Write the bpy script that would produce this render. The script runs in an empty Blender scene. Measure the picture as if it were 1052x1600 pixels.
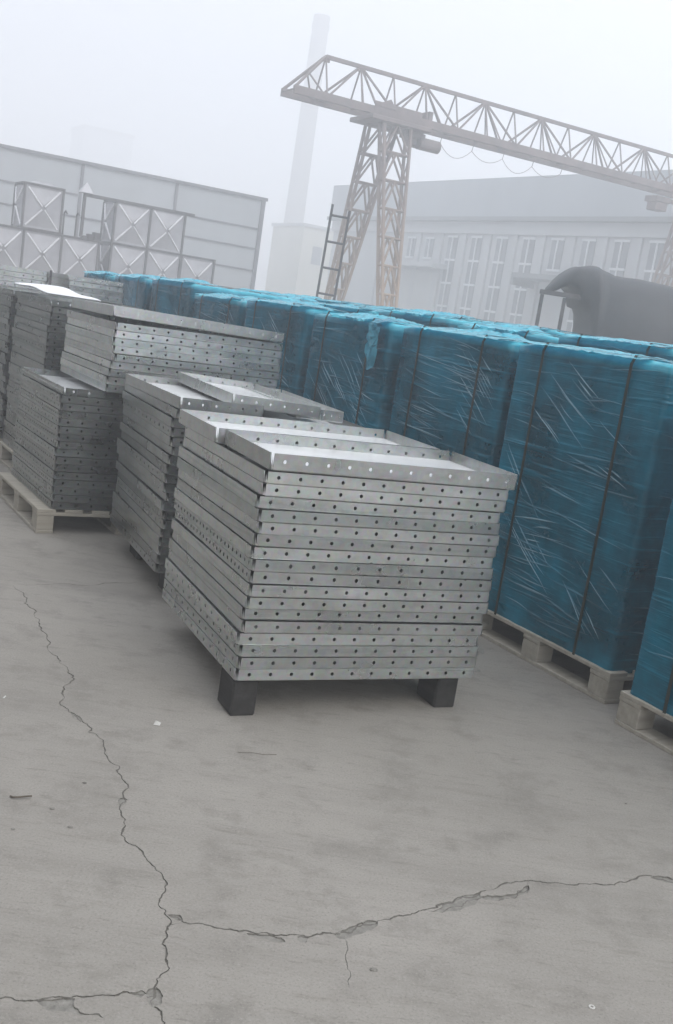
import bpy, math, random
import numpy as np
from mathutils import Vector, Matrix, noise
from mathutils.geometry import delaunay_2d_cdt

# ------------------------------------------------------------------ camera
scene = bpy.context.scene
COL = scene.collection
FOCAL_PX, PITCH, ROLL, EYE = 1640.0, math.radians(10.5), math.radians(8.7), 1.45
PW, PH = 1052.0, 1600.0
cam_data = bpy.data.cameras.new('camera')
cam_data.sensor_fit = 'VERTICAL'
cam_data.sensor_height = 36.0
cam_data.lens = 36.0 * FOCAL_PX / PH
cam_data.clip_start = 0.05
cam_data.clip_end = 3000.0
cam = bpy.data.objects.new('camera', cam_data)
COL.objects.link(cam)
_f = Vector((0, math.cos(PITCH), -math.sin(PITCH)))
_r0 = Vector((1, 0, 0))
_u0 = _r0.cross(_f)
_r = _r0 * math.cos(ROLL) + _u0 * math.sin(ROLL)
_u = -_r0 * math.sin(ROLL) + _u0 * math.cos(ROLL)
M = Matrix((_r, _u, -_f)).transposed().to_4x4()
M.translation = (0, 0, EYE)
cam.matrix_world = M
scene.camera = cam

# ------------------------------------------------------------------ sky, sun, exposure
world = bpy.data.worlds.new('World')
scene.world = world
world.use_nodes = True
wn = world.node_tree
wn.nodes.clear()
SUN_EL, SUN_AZ = math.radians(44), math.radians(138)      # azimuth clockwise from +Y
sky = wn.nodes.new('ShaderNodeTexSky')
sky.sky_type = 'NISHITA'
sky.sun_disc = False
sky.sun_elevation = SUN_EL
sky.sun_rotation = SUN_AZ
sky.air_density = 1.0
sky.dust_density = 6.0
cloud = wn.nodes.new('ShaderNodeRGB')
cloud.outputs[0].default_value = (10.25, 10.52, 11.3, 1)
mixw = wn.nodes.new('ShaderNodeMixRGB')
mixw.inputs[0].default_value = 0.88
bg = wn.nodes.new('ShaderNodeBackground')
bg.inputs['Strength'].default_value = 0.1
wo = wn.nodes.new('ShaderNodeOutputWorld')
wn.links.new(sky.outputs[0], mixw.inputs[1])
geo = wn.nodes.new('ShaderNodeTexCoord')
dot = wn.nodes.new('ShaderNodeVectorMath'); dot.operation = 'DOT_PRODUCT'
dot.inputs[1].default_value = (math.sin(SUN_AZ) * 0.5, math.cos(SUN_AZ) * 0.5, 0.87)
mr = wn.nodes.new('ShaderNodeMapRange')
mr.inputs['From Min'].default_value = -0.8; mr.inputs['From Max'].default_value = 1.0
mr.inputs['To Min'].default_value = 0.40; mr.inputs['To Max'].default_value = 1.75
cmul = wn.nodes.new('ShaderNodeVectorMath'); cmul.operation = 'SCALE'
wn.links.new(geo.outputs['Generated'], dot.inputs[0])
wn.links.new(dot.outputs['Value'], mr.inputs['Value'])
wn.links.new(cloud.outputs[0], cmul.inputs[0]); wn.links.new(mr.outputs[0], cmul.inputs['Scale'])
wn.links.new(cmul.outputs[0], mixw.inputs[2])
wn.links.new(mixw.outputs[0], bg.inputs['Color'])
wn.links.new(bg.outputs[0], wo.inputs['Surface'])
sun_data = bpy.data.lights.new('sun', 'SUN')
sun_data.energy = 1.5
sun_data.angle = math.radians(22)
sun_data.color = (1.0, 0.97, 0.93)
sun = bpy.data.objects.new('sun', sun_data)
COL.objects.link(sun)
_sd = Vector((math.sin(SUN_AZ) * math.cos(SUN_EL), math.cos(SUN_AZ) * math.cos(SUN_EL), math.sin(SUN_EL)))
sun.rotation_euler = _sd.to_track_quat('Z', 'Y').to_euler()
scene.view_settings.view_transform = 'Standard'
scene.view_settings.look = 'None'
scene.view_settings.gamma = 1.0
scene.view_settings.exposure = 0.23
scene.cycles.volume_bounces = 4
scene.cycles.max_bounces = 12
scene.cycles.transparent_max_bounces = 24
scene.cycles.use_denoising = True

# ------------------------------------------------------------------ helpers
def pix(X, Y, z=0.0):
    """point of the horizontal plane z seen at pixel X, Y of the photograph"""
    d = _f + _r * ((X - PW / 2) / FOCAL_PX) + _u * ((PH / 2 - Y) / FOCAL_PX)
    t = (z - EYE) / d.z
    return Vector((d.x * t, d.y * t, z))

YA = math.atan2(0.515, 0.857)                               # the yard's axis
AX = Vector((math.cos(YA), math.sin(YA), 0))
BX = Vector((-math.sin(YA), math.cos(YA), 0))

class MB:
    def __init__(self):
        self.v, self.f, self.m = [], [], []
    def add(self, vs, fs, mi=0):
        n = len(self.v)
        self.v += [tuple(p) for p in vs]
        self.f += [tuple(i + n for i in q) for q in fs]
        self.m += [mi] * len(fs)
    def box(self, lo, hi, mi=0, c=0.0):
        """axis-aligned box, with a small chamfer c on all edges"""
        x0, y0, z0 = lo; x1, y1, z1 = hi
        if c <= 0:
            vs = [(x0,y0,z0),(x1,y0,z0),(x1,y1,z0),(x0,y1,z0),(x0,y0,z1),(x1,y0,z1),(x1,y1,z1),(x0,y1,z1)]
            fs = [(3,2,1,0),(4,5,6,7),(0,1,5,4),(1,2,6,5),(2,3,7,6),(3,0,4,7)]
            self.add(vs, fs, mi); return
        vs, idx = [], {}
        for sx in (0,1):
            for sy in (0,1):
                for sz in (0,1):
                    X, Y, Z = (x0,x1)[sx], (y0,y1)[sy], (z0,z1)[sz]
                    dx, dy, dz = (c,-c)[sx], (c,-c)[sy], (c,-c)[sz]
                    idx[sx,sy,sz,'x'] = len(vs); vs.append((X, Y+dy, Z+dz))
                    idx[sx,sy,sz,'y'] = len(vs); vs.append((X+dx, Y, Z+dz))
                    idx[sx,sy,sz,'z'] = len(vs); vs.append((X+dx, Y+dy, Z))
        fs = []
        i = idx
        fs += [tuple(i[s,y,z,'x'] for y, z in ((0,0),(1,0),(1,1),(0,1))) for s in (0,1)]
        fs += [tuple(i[x,s,z,'y'] for x, z in ((0,0),(1,0),(1,1),(0,1))) for s in (0,1)]
        fs += [tuple(i[x,y,s,'z'] for x, y in ((0,0),(1,0),(1,1),(0,1))) for s in (0,1)]
        for p in (0,1):
            for q in (0,1):
                fs.append((i[p,q,0,'x'], i[p,q,1,'x'], i[p,q,1,'y'], i[p,q,0,'y']))
                fs.append((i[p,0,q,'x'], i[p,1,q,'x'], i[p,1,q,'z'], i[p,0,q,'z']))
                fs.append((i[0,p,q,'y'], i[1,p,q,'y'], i[1,p,q,'z'], i[0,p,q,'z']))
        for x in (0,1):
            for y in (0,1):
                for z in (0,1):
                    fs.append((i[x,y,z,'x'], i[x,y,z,'y'], i[x,y,z,'z']))
        self.add(vs, fs, mi)
    def tube(self, p, q, r, n=6, mi=0, r2=None, cap=True):
        p, q = Vector(p), Vector(q)
        d = (q - p)
        if d.length < 1e-6: return
        d.normalize()
        a = d.cross(Vector((0,0,1)) if abs(d.z) < 0.95 else Vector((1,0,0))).normalized()
        b = d.cross(a)
        r2 = r if r2 is None else r2
        vs = []
        for c, rr in ((p, r), (q, r2)):
            for k in range(n):
                t = 2 * math.pi * (k + 0.5) / n
                vs.append(c + a * (rr * math.cos(t)) + b * (rr * math.sin(t)))
        fs = [(k, (k+1) % n, n + (k+1) % n, n + k) for k in range(n)]
        if cap:
            fs += [tuple(range(n-1, -1, -1)), tuple(range(n, 2*n))]
        self.add(vs, fs, mi)
    def path(self, pts, r, n=6, mi=0):
        for p, q in zip(pts[:-1], pts[1:]):
            self.tube(p, q, r, n, mi)
    def mesh(self, name, mats, smooth=False):
        me = bpy.data.meshes.new(name)
        me.from_pydata(self.v, [], self.f)
        if not isinstance(mats, (list, tuple)): mats = [mats]
        for m in mats: me.materials.append(m)
        if len(mats) > 1: me.polygons.foreach_set('material_index', self.m)
        import bmesh
        bm = bmesh.new(); bm.from_mesh(me)
        bmesh.ops.recalc_face_normals(bm, faces=bm.faces)
        bm.to_mesh(me); bm.free()
        if smooth:
            me.polygons.foreach_set('use_smooth', [True] * len(me.polygons))
        me.update()
        return me
    def build(self, name, mats, parent=None, smooth=False):
        return obj(name, self.mesh(name, mats, smooth), parent)

def obj(name, data, parent=None):
    o = bpy.data.objects.new(name, data)
    COL.objects.link(o)
    if parent is not None: o.parent = parent
    return o

def tag(o, label=None, cat=None, group=None, kind=None):
    if label: o['label'] = label
    if cat: o['category'] = cat
    if group: o['group'] = group
    if kind: o['kind'] = kind
    return o

def empty(name, loc, rz=0.0):
    o = bpy.data.objects.new(name, None)
    COL.objects.link(o)
    o.location = loc; o.rotation_euler = (0, 0, rz)
    o.empty_display_size = 0.2
    return o

def copy_tree(o, parent=None):
    c = o.copy(); COL.objects.link(c)
    if parent is not None: c.parent = parent
    for ch in [x for x in ALLCH.get(o.name, [])]:
        copy_tree(ch, c)
    return c
ALLCH = {}
def remember(o):
    ALLCH[o.name] = [x for x in COL.objects if x.parent == o]
    for x in ALLCH[o.name]: remember(x)

ORD = ('first second third fourth fifth sixth seventh eighth ninth tenth eleventh twelfth thirteenth fourteenth fifteenth sixteenth '
       'seventeenth eighteenth nineteenth twentieth twenty-first twenty-second twenty-third twenty-fourth twenty-fifth twenty-sixth '
       'twenty-seventh twenty-eighth twenty-ninth thirtieth thirty-first thirty-second').split()

# ------------------------------------------------------------------ materials
def mat(name):
    m = bpy.data.materials.new(name)
    m.use_nodes = True
    nt = m.node_tree
    return m, nt, nt.nodes['Principled BSDF']

def nd(nt, kind, **kw):
    n = nt.nodes.new('ShaderNode' + kind)
    for k, v in kw.items():
        if k in n.inputs: n.inputs[k].default_value = v
        else: setattr(n, k, v)
    return n

def coords(nt, scale=(1,1,1), space='Object'):
    tc = nd(nt, 'TexCoord')
    mp = nd(nt, 'Mapping')
    mp.inputs['Scale'].default_value = scale
    nt.links.new(tc.outputs[space], mp.inputs['Vector'])
    return mp.outputs[0]

def ramp(nt, fac, stops):
    r = nd(nt, 'ValToRGB')
    while len(r.color_ramp.elements) < len(stops): r.color_ramp.elements.new(0.5)
    for e, (p, c) in zip(r.color_ramp.elements, stops):
        e.position = p
        e.color = (c, c, c, 1) if isinstance(c, (int, float)) else (*c, 1)
    nt.links.new(fac, r.inputs[0])
    return r.outputs[0]

def tex(nt, vec, scale, detail=4, rough=0.55):
    n = nd(nt, 'TexNoise', Scale=scale, Detail=detail, Roughness=rough)
    nt.links.new(vec, n.inputs['Vector'])
    return n.outputs[0]

def mixc(nt, fac, a, b, mode='MIX'):
    m = nd(nt, 'MixRGB', blend_type=mode)
    for i, x in ((0, fac), (1, a), (2, b)):
        if hasattr(x, 'links'): nt.links.new(x, m.inputs[i])
        elif isinstance(x, (int, float)): m.inputs[i].default_value = x
        else: m.inputs[i].default_value = (*x, 1)
    return m.outputs[0]

def bump(nt, bs, height, strength, dist):
    b = nd(nt, 'Bump', Strength=strength, Distance=dist)
    nt.links.new(height, b.inputs['Height'])
    nt.links.new(b.outputs[0], bs.inputs['Normal'])

def simple(name, c1, c2, scale=4.0, rough=0.7, metallic=0.0, stretch=(1,1,1), bmp=0.0, detail=5):
    m, nt, bs = mat(name)
    v = coords(nt, stretch)
    n = tex(nt, v, scale, detail, 0.6)
    f = ramp(nt, n, [(0.32, 0.0), (0.68, 1.0)])
    nt.links.new(mixc(nt, f, c1, c2), bs.inputs['Base Color'])
    bs.inputs['Roughness'].default_value = rough
    bs.inputs['Metallic'].default_value = metallic
    if bmp: bump(nt, bs, n, bmp, 0.01)
    return m

def galvanized(name='galvanized_steel', dark=1.0):
    m, nt, bs = mat(name)
    v = coords(nt)
    inf = nd(nt, 'ObjectInfo')
    off = nd(nt, 'VectorMath', operation='ADD')
    sc = nd(nt, 'VectorMath', operation='SCALE')
    cmb = nd(nt, 'CombineXYZ')
    nt.links.new(inf.outputs['Random'], cmb.inputs[0]); nt.links.new(inf.outputs['Random'], cmb.inputs[1])
    nt.links.new(cmb.outputs[0], sc.inputs[0]); sc.inputs['Scale'].default_value = 37.0
    nt.links.new(v, off.inputs[0]); nt.links.new(sc.outputs[0], off.inputs[1])
    p = off.outputs[0]
    big = tex(nt, p, 3.0, 4, 0.6)
    st = nd(nt, 'VectorMath', operation='MULTIPLY'); st.inputs[1].default_value = (5, 5, 13)
    nt.links.new(p, st.inputs[0])
    streak = tex(nt, st.outputs[0], 2.0, 4, 0.6)
    vor = nd(nt, 'TexVoronoi', Scale=70.0); nt.links.new(p, vor.inputs['Vector'])
    c = mixc(nt, ramp(nt, big, [(0.3, 0.0), (0.7, 1.0)]), (0.51, 0.52, 0.51), (0.64, 0.65, 0.64))
    c = mixc(nt, ramp(nt, streak, [(0.48, 0.0), (0.76, 0.35)]), c, (0.24, 0.25, 0.235))
    c = mixc(nt, 0.15, c, vor.outputs['Color'], 'SOFT_LIGHT')
    # each panel has weathered a little differently
    tone = ramp(nt, inf.outputs['Random'], [(0.0, 0.76), (1.0, 1.06)])
    c = mixc(nt, 1.0, c, tone, 'MULTIPLY')
    c = mixc(nt, 1.0, c, (dark * 0.98, dark * 1.0, dark * 1.0), 'MULTIPLY')
    nt.links.new(c, bs.inputs['Base Color'])
    bs.inputs['Metallic'].default_value = 0.92
    r = ramp(nt, big, [(0.25, 0.24), (0.75, 0.36)])
    nt.links.new(r, bs.inputs['Roughness'])
    fine = tex(nt, p, 12.0, 1, 0.5)
    warp = tex(nt, p, 2.6, 2, 0.5)                                   # thin sheet never lies quite flat
    hh = nd(nt, 'Math', operation='MULTIPLY_ADD'); nt.links.new(warp, hh.inputs[0]); hh.inputs[1].default_value = 1.6
    nt.links.new(fine, hh.inputs[2])
    bump(nt, bs, hh.outputs[0], 0.35, 0.005)
    return m

def film_material(name, tint, body, fac, rough, bscale=1.0):
    m, nt, bs = mat(name)
    out = [n for n in nt.nodes if n.type == 'OUTPUT_MATERIAL'][0]
    v = coords(nt)
    inf = nd(nt, 'ObjectInfo')
    cmb = nd(nt, 'CombineXYZ'); nt.links.new(inf.outputs['Random'], cmb.inputs[0])
    sc = nd(nt, 'VectorMath', operation='SCALE'); sc.inputs['Scale'].default_value = 23.0
    nt.links.new(cmb.outputs[0], sc.inputs[0])
    off = nd(nt, 'VectorMath', operation='ADD')
    nt.links.new(v, off.inputs[0]); nt.links.new(sc.outputs[0], off.inputs[1])
    p = off.outputs[0]
    st = nd(nt, 'VectorMath', operation='MULTIPLY'); st.inputs[1].default_value = (3, 3, 22)
    nt.links.new(p, st.inputs[0])
    wr = tex(nt, st.outputs[0], 1.6 * bscale, 5, 0.6)
    hs = []
    for ang, sx, sz, lo in ((0.62, 2.2, 38, 0.55), (-0.45, 2.6, 46, 0.60), (0.10, 1.6, 60, 0.57)):
        r = nd(nt, 'Mapping'); r.inputs['Rotation'].default_value = (ang, ang, 0); r.inputs['Scale'].default_value = (sx, sx, sz)
        nt.links.new(p, r.inputs['Vector'])
        n_ = tex(nt, r.outputs[0], 1.0, 2, 0.5)
        hs.append(ramp(nt, n_, [(lo, 0.0), (lo + 0.13, 1.0)]))      # ridges only where the film is pulled
    patch = tex(nt, p, 2.6, 3, 0.5)
    ridges = mixc(nt, ramp(nt, patch, [(0.42, 0.0), (0.60, 1.0)]), hs[0], hs[1])
    ridges = mixc(nt, 0.5, ridges, hs[2], 'ADD')
    lump = tex(nt, p, 7.0, 3, 0.5)
    h = nd(nt, 'Math', operation='ADD'); nt.links.new(wr, h.inputs[0]); nt.links.new(lump, h.inputs[1])
    h2 = nd(nt, 'Math', operation='MULTIPLY_ADD'); nt.links.new(ridges, h2.inputs[0]); h2.inputs[1].default_value = 0.55; nt.links.new(h.outputs[0], h2.inputs[2])
    bump(nt, bs, h2.outputs[0], 0.5, 0.018)
    big = tex(nt, p, 2.4, 5, 0.6)
    c = mixc(nt, ramp(nt, big, [(0.36, 0.0), (0.66, 1.0)]), tuple(x * 0.6 for x in body), tuple(min(1, x * 1.9) for x in body))
    c = mixc(nt, mixc(nt, 0.78, ridges, (0, 0, 0)), c, tuple(min(1, x * 3.5 + 0.02) for x in body))
    at = nd(nt, 'Attribute', attribute_name='painted_glint')           # glints on stretched creases, painted in as milky streaks
    c = mixc(nt, at.outputs['Fac'], c, (0.42, 0.62, 0.70))
    single = nd(nt, 'Attribute', attribute_name='painted_top_light')  # sky light on the top, painted in as paler film
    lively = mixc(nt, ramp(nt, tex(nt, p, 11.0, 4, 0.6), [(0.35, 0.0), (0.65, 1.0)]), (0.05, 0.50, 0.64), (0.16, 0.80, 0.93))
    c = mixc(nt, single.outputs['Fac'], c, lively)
    nt.links.new(c, bs.inputs['Base Color'])
    bs.inputs['Roughness'].default_value = rough
    bs.inputs['Specular IOR Level'].default_value = 0.40
    tr = nd(nt, 'BsdfTransparent')
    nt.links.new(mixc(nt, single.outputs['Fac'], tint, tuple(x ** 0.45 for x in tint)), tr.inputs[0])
    mx = nd(nt, 'MixShader')
    ff = nd(nt, 'Math', operation='MULTIPLY_ADD')
    nt.links.new(at.outputs['Fac'], ff.inputs[0]); ff.inputs[1].default_value = 0.35; ff.inputs[2].default_value = fac
    nt.links.new(ff.outputs[0], mx.inputs[0])
    nt.links.new(tr.outputs[0], mx.inputs[1]); nt.links.new(bs.outputs[0], mx.inputs[2])
    nt.links.new(mx.outputs[0], out.inputs['Surface'])
    return m

def concrete():
    m, nt, bs = mat('yard_concrete')
    v = coords(nt)
    big = tex(nt, v, 0.6, 6, 0.62)
    mid = tex(nt, v, 4.5, 8, 0.72)
    fine = tex(nt, v, 150.0, 3, 0.75)
    def streaks(rz, sx, sy, det=6):
        r = nd(nt, 'Mapping'); r.inputs['Rotation'].default_value = (0, 0, rz); r.inputs['Scale'].default_value = (sx, sy, 1)
        nt.links.new(v, r.inputs['Vector'])
        return tex(nt, r.outputs[0], 1.0, det, 0.7)
    s1 = streaks(-0.31, 5.0, 22)
    s2 = streaks(-0.29, 9.0, 60, 4)
    s3 = streaks(-1.05, 0.5, 5.0)                                    # old tyre tracks along the rows
    c = mixc(nt, ramp(nt, big, [(0.3, 0.0), (0.7, 1.0)]), (0.219, 0.205, 0.179), (0.291, 0.273, 0.242))
    c = mixc(nt, ramp(nt, s3, [(0.50, 0.0), (0.68, 0.35)]), c, (0.168, 0.157, 0.138))
    c = mixc(nt, ramp(nt, mid, [(0.36, 0.65), (0.49, 0.0)]), c, (0.168, 0.157, 0.137))
    c = mixc(nt, ramp(nt, mid, [(0.56, 0.0), (0.74, 0.5)]), c, (0.291, 0.273, 0.244))
    c = mixc(nt, ramp(nt, s1, [(0.31, 0.50), (0.44, 0.0)]), c, (0.143, 0.133, 0.114))
    c = mixc(nt, ramp(nt, s1, [(0.59, 0.0), (0.74, 0.45)]), c, (0.306, 0.288, 0.259))
    c = mixc(nt, ramp(nt, s2, [(0.29, 0.6), (0.42, 0.0)]), c, (0.148, 0.138, 0.120))
    c = mixc(nt, ramp(nt, fine, [(0.32, 0.7), (0.46, 0.0)]), c, (0.143, 0.133, 0.118))
    c = mixc(nt, ramp(nt, fine, [(0.56, 0.0), (0.70, 0.6)]), c, (0.337, 0.317, 0.289))
    vor = nd(nt, 'TexVoronoi', Scale=2.1); nt.links.new(v, vor.inputs['Vector'])
    wob = nd(nt, 'Math', operation='MULTIPLY_ADD'); nt.links.new(tex(nt, v, 30, 4), wob.inputs[0]); wob.inputs[1].default_value = 0.16
    nt.links.new(vor.outputs['Distance'], wob.inputs[2])
    c = mixc(nt, ramp(nt, wob.outputs[0], [(0.10, 0.40), (0.145, 0.0)]), c, (0.138, 0.128, 0.111))
    nt.links.new(c, bs.inputs['Base Color'])
    bs.inputs['Roughness'].default_value = 0.80
    h = nd(nt, 'Math', operation='ADD'); nt.links.new(s1, h.inputs[0]); nt.links.new(fine, h.inputs[1])
    h2 = nd(nt, 'Math', operation='ADD'); nt.links.new(h.outputs[0], h2.inputs[0]); nt.links.new(mid, h2.inputs[1])
    bump(nt, bs, h2.outputs[0], 0.35, 0.003)
    return m

GALV = galvanized('galvanized_steel', 0.93)
DULL = galvanized('dull_weathered_zinc', 0.56)
FRESH = galvanized('fresh_bright_zinc', 1.16)
MID = galvanized('greyed_zinc', 0.72)
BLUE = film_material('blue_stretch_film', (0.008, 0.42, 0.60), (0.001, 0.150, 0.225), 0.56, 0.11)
CLEAR = film_material('clear_stretch_film', (0.93, 0.95, 0.95), (0.30, 0.32, 0.32), 0.05, 0.14, 1.0)
BRIGHT = simple('sky_glare_zinc', (0.72, 0.73, 0.73), (0.82, 0.83, 0.83), 3, 0.24, 0.35)  # tray floors: sky glare put into a paler zinc
CONC = concrete()
DIRT = simple('crack_dirt', (0.085, 0.079, 0.067), (0.14, 0.132, 0.114), 40, 0.95)
SPALL = simple('broken_concrete', (0.155, 0.148, 0.130), (0.25, 0.24, 0.215), 55, 0.95, bmp=0.6)
WOOD = simple('pallet_wood', (0.29, 0.265, 0.215), (0.40, 0.37, 0.31), 3, 0.75, stretch=(1, 9, 9), bmp=0.2)
DARKWOOD = simple('weathered_dark_timber', (0.014, 0.013, 0.012), (0.030, 0.028, 0.026), 6, 0.85, stretch=(6, 1, 6), bmp=0.3)
STRAP = simple('dark_green_strap', (0.004, 0.012, 0.008), (0.008, 0.018, 0.012), 20, 0.6)
DARKSTEEL = simple('dark_steel', (0.045, 0.045, 0.05), (0.10, 0.095, 0.095), 9, 0.6, 0.3)
TANKSTEEL = simple('tank_steel', (0.25, 0.25, 0.265), (0.36, 0.36, 0.375), 1.6, 0.5, 0.5)
TANKRIB = simple('tank_rib_steel', (0.60, 0.60, 0.62), (0.70, 0.70, 0.72), 3, 0.5, 0.3)
CRANEGREY = simple('crane_grey_paint', (0.10, 0.080, 0.080), (0.175, 0.135, 0.128), 2.2, 0.65)
def crane_leg():
    m, nt, bs = mat('crane_leg_paint')
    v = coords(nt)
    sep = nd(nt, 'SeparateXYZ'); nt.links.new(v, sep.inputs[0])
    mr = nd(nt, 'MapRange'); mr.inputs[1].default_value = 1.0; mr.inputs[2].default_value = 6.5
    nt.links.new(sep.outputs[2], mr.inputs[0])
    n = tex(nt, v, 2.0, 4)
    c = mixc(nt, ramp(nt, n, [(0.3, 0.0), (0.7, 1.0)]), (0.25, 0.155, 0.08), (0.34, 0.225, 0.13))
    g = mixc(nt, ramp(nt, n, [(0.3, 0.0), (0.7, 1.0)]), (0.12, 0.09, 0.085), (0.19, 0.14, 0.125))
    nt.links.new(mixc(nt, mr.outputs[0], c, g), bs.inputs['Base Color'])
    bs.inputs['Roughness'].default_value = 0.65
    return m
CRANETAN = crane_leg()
CLAD = simple('pale_cladding', (0.26, 0.28, 0.29), (0.31, 0.33, 0.345), 0.5, 0.6, stretch=(1, 1, 0.2))
CLADSEAM = simple('cladding_seam', (0.055, 0.055, 0.065), (0.085, 0.085, 0.095), 3, 0.7)
ROOFMET = simple('roof_metal', (0.25, 0.275, 0.29), (0.30, 0.325, 0.345), 0.4, 0.6, stretch=(1, 1, 0.3))
RENDER_ = simple('grey_render', (0.33, 0.34, 0.345), (0.40, 0.41, 0.415), 0.35, 0.85, stretch=(1, 1, 0.4))
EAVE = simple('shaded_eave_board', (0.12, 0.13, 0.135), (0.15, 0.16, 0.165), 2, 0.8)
DARKBRICK = simple('dark_brick', (0.07, 0.06, 0.055), (0.12, 0.10, 0.09), 1.5, 0.9)
GLASS = simple('window_glass', (0.09, 0.10, 0.11), (0.16, 0.17, 0.18), 0.8, 0.2)
WINFRAME = simple('white_window_frame', (0.50, 0.52, 0.53), (0.58, 0.60, 0.61), 2, 0.6)
DOORM = simple('pale_door', (0.34, 0.35, 0.34), (0.40, 0.41, 0.40), 0.8, 0.7)
CHIM = simple('chimney_brick', (0.17, 0.165, 0.16), (0.23, 0.22, 0.21), 0.3, 0.9)
YELLOWISH = simple('cream_render', (0.40, 0.39, 0.33), (0.47, 0.46, 0.39), 0.3, 0.9)
TARP = simple('dark_grey_tarpaulin', (0.020, 0.021, 0.024), (0.036, 0.038, 0.042), 1.4, 0.6, bmp=0.5)
PAPER = simple('white_paper', (0.46, 0.45, 0.42), (0.55, 0.54, 0.51), 20, 0.9)
TWIG = simple('dry_twig', (0.075, 0.062, 0.048), (0.13, 0.11, 0.085), 30, 0.9)
SHEET = simple('white_sheet', (0.74, 0.75, 0.76), (0.80, 0.81, 0.82), 2, 0.35)

# ------------------------------------------------------------------ ground with real cracks
rng = random.Random(11)
def c1(l): return [(x / 3.507, 900 + y / 3.507) for x, y in l]
def c2(l): return [(x / 2, 1340 + y / 2) for x, y in l]
def c3(l): return [(526 + x / 2, 1340 + y / 2) for x, y in l]
CR1 = c1([(75,50),(130,105),(155,165),(190,205),(210,255),(245,310),(262,395),(315,440),(325,475),(400,545),(385,590),(345,635),(355,670),
          (335,710),(390,750),(450,795),(480,810),(485,855),(550,890),(575,940),(570,965),(655,1040),(660,1090),(705,1160),(690,1230),(660,1255),
          (665,1290),(685,1330),(680,1380),(665,1420),(690,1455),(765,1495),(800,1543)]) + \
      c2([(490,40),(520,75),(512,110),(497,150),(520,182),(518,230),(508,270),(520,320),(530,345),(490,395),(485,425),(475,460),(505,490),(530,540),(520,600)])
CR2 = c2([(516,182),(560,185),(570,200),(610,205),(660,213),(740,228),(800,237),(870,243),(940,243),(1000,240)]) + \
      c3([(0,235),(40,230),(80,205),(130,197),(190,182),(250,172),(290,160),(330,145),(380,125),(440,112),(500,95),(560,75),(600,72),(650,78),
          (720,85),(800,82),(880,78),(930,68),(990,58),(1052,72),(1150,64),(1300,90)])
CR3 = c2([(-140,420),(-60,436),(0,440),(60,447),(130,442),(200,437),(280,433),(360,432),(440,425),(488,427)])
CR4 = c3([(25,245),(35,290),(33,330),(45,370),(40,410)])
CR5 = c2([(518,215),(545,208),(572,202)])
CR6 = c3([(285,165),(330,172),(390,150),(440,128),(500,132),(550,125),(600,95),(602,76)])
CR7 = [(20,912),(60,913),(100,912),(170,911),(235,908)]
PATCHES = [
    (c3([(-8,240),(20,226),(60,212),(95,196),(128,200),(120,220),(80,238),(40,252),(10,256)]), 0.0042),
    (c3([(330,146),(390,124),(445,112),(450,128),(420,150),(370,166),(330,172),(300,168)]), 0.0030),
    (c3([(450,122),(500,118),(560,112),(600,86),(598,110),(560,128),(500,136),(460,130)]), 0.0054),
    (c2([(770,236),(830,240),(880,250),(892,264),(850,262),(820,252),(790,248)]), 0.0036),
    (c2([(930,246),(975,246),(960,264),(938,266)]), 0.0030),
    (c3([(980,60),(1010,56),(1060,66),(1100,80),(1060,82),(1000,70)]), 0.0054),
    (c2([(110,446),(180,440),(235,440),(232,466),(250,482),(310,486),(326,502),(290,492),(220,482),(150,478),(130,462)]), 0.0036),
    (c2([(462,412),(490,405),(510,430),(506,455),(480,466),(460,450)]), 0.0048),
    (c2([(400,424),(440,414),(462,424),(440,438)]), 0.0030),
    (c2([(525,178),(562,178),(572,196),(548,194)]), 0.0042),
    (c1([(385,742),(410,752),(450,785),(440,800),(400,775)]), 0.0036),
    (c1([(660,1215),(700,1225),(690,1245),(665,1262)]), 0.0036),
]
def fractal(pts, n, amp):
    out = [Vector(p) for p in pts]
    for _ in range(n):
        nx = [out[0]]
        for p, q in zip(out[:-1], out[1:]):
            d = q - p
            nrm = Vector((-d.y, d.x))
            nx.append((p + q) / 2 + nrm * rng.uniform(-amp, amp)); nx.append(q)
        out = nx
    return out
polys = []           # (outline, depth, material)
def crack(pxl, w, depth=0.0035):
    g = [pix(x, y).to_2d() for x, y in pxl]
    g = fractal(g, 3, 0.17)
    L, R = [], []
    for i, p in enumerate(g):
        d = (g[min(i+1, len(g)-1)] - g[max(i-1, 0)])
        if d.length < 1e-9: continue
        d.normalize(); nn = Vector((-d.y, d.x))
        e = min(1.0, 0.25 + i / 9, 0.25 + (len(g) - 1 - i) / 9) * (0.75 + 0.9 * noise.noise(Vector((i * 0.13, w * 1e4, 0))))
        L.append(p + nn * (w * e * rng.uniform(0.4, 1.3))); R.append(p - nn * (w * e * rng.uniform(0.4, 1.3)))
    # pieces, so that the outline cannot cross itself badly
    for i in range(len(L) - 1):
        polys.append(([L[i], L[i+1], R[i+1]], depth, 1)); polys.append(([L[i], R[i+1], R[i]], depth, 1))
for pxl, w in ((CR1, 0.0030), (CR2, 0.0040), (CR3, 0.0038), (CR4, 0.0012), (CR5, 0.0012), (CR6, 0.0022), (CR7, 0.0022)):
    crack(pxl, w)
for pxl, dep in PATCHES:
    g = [pix(x, y).to_2d() for x, y in pxl]
    g = fractal(g + [g[0]], 2, 0.16)[:-1]
    polys.append((g, dep, 2))
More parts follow.
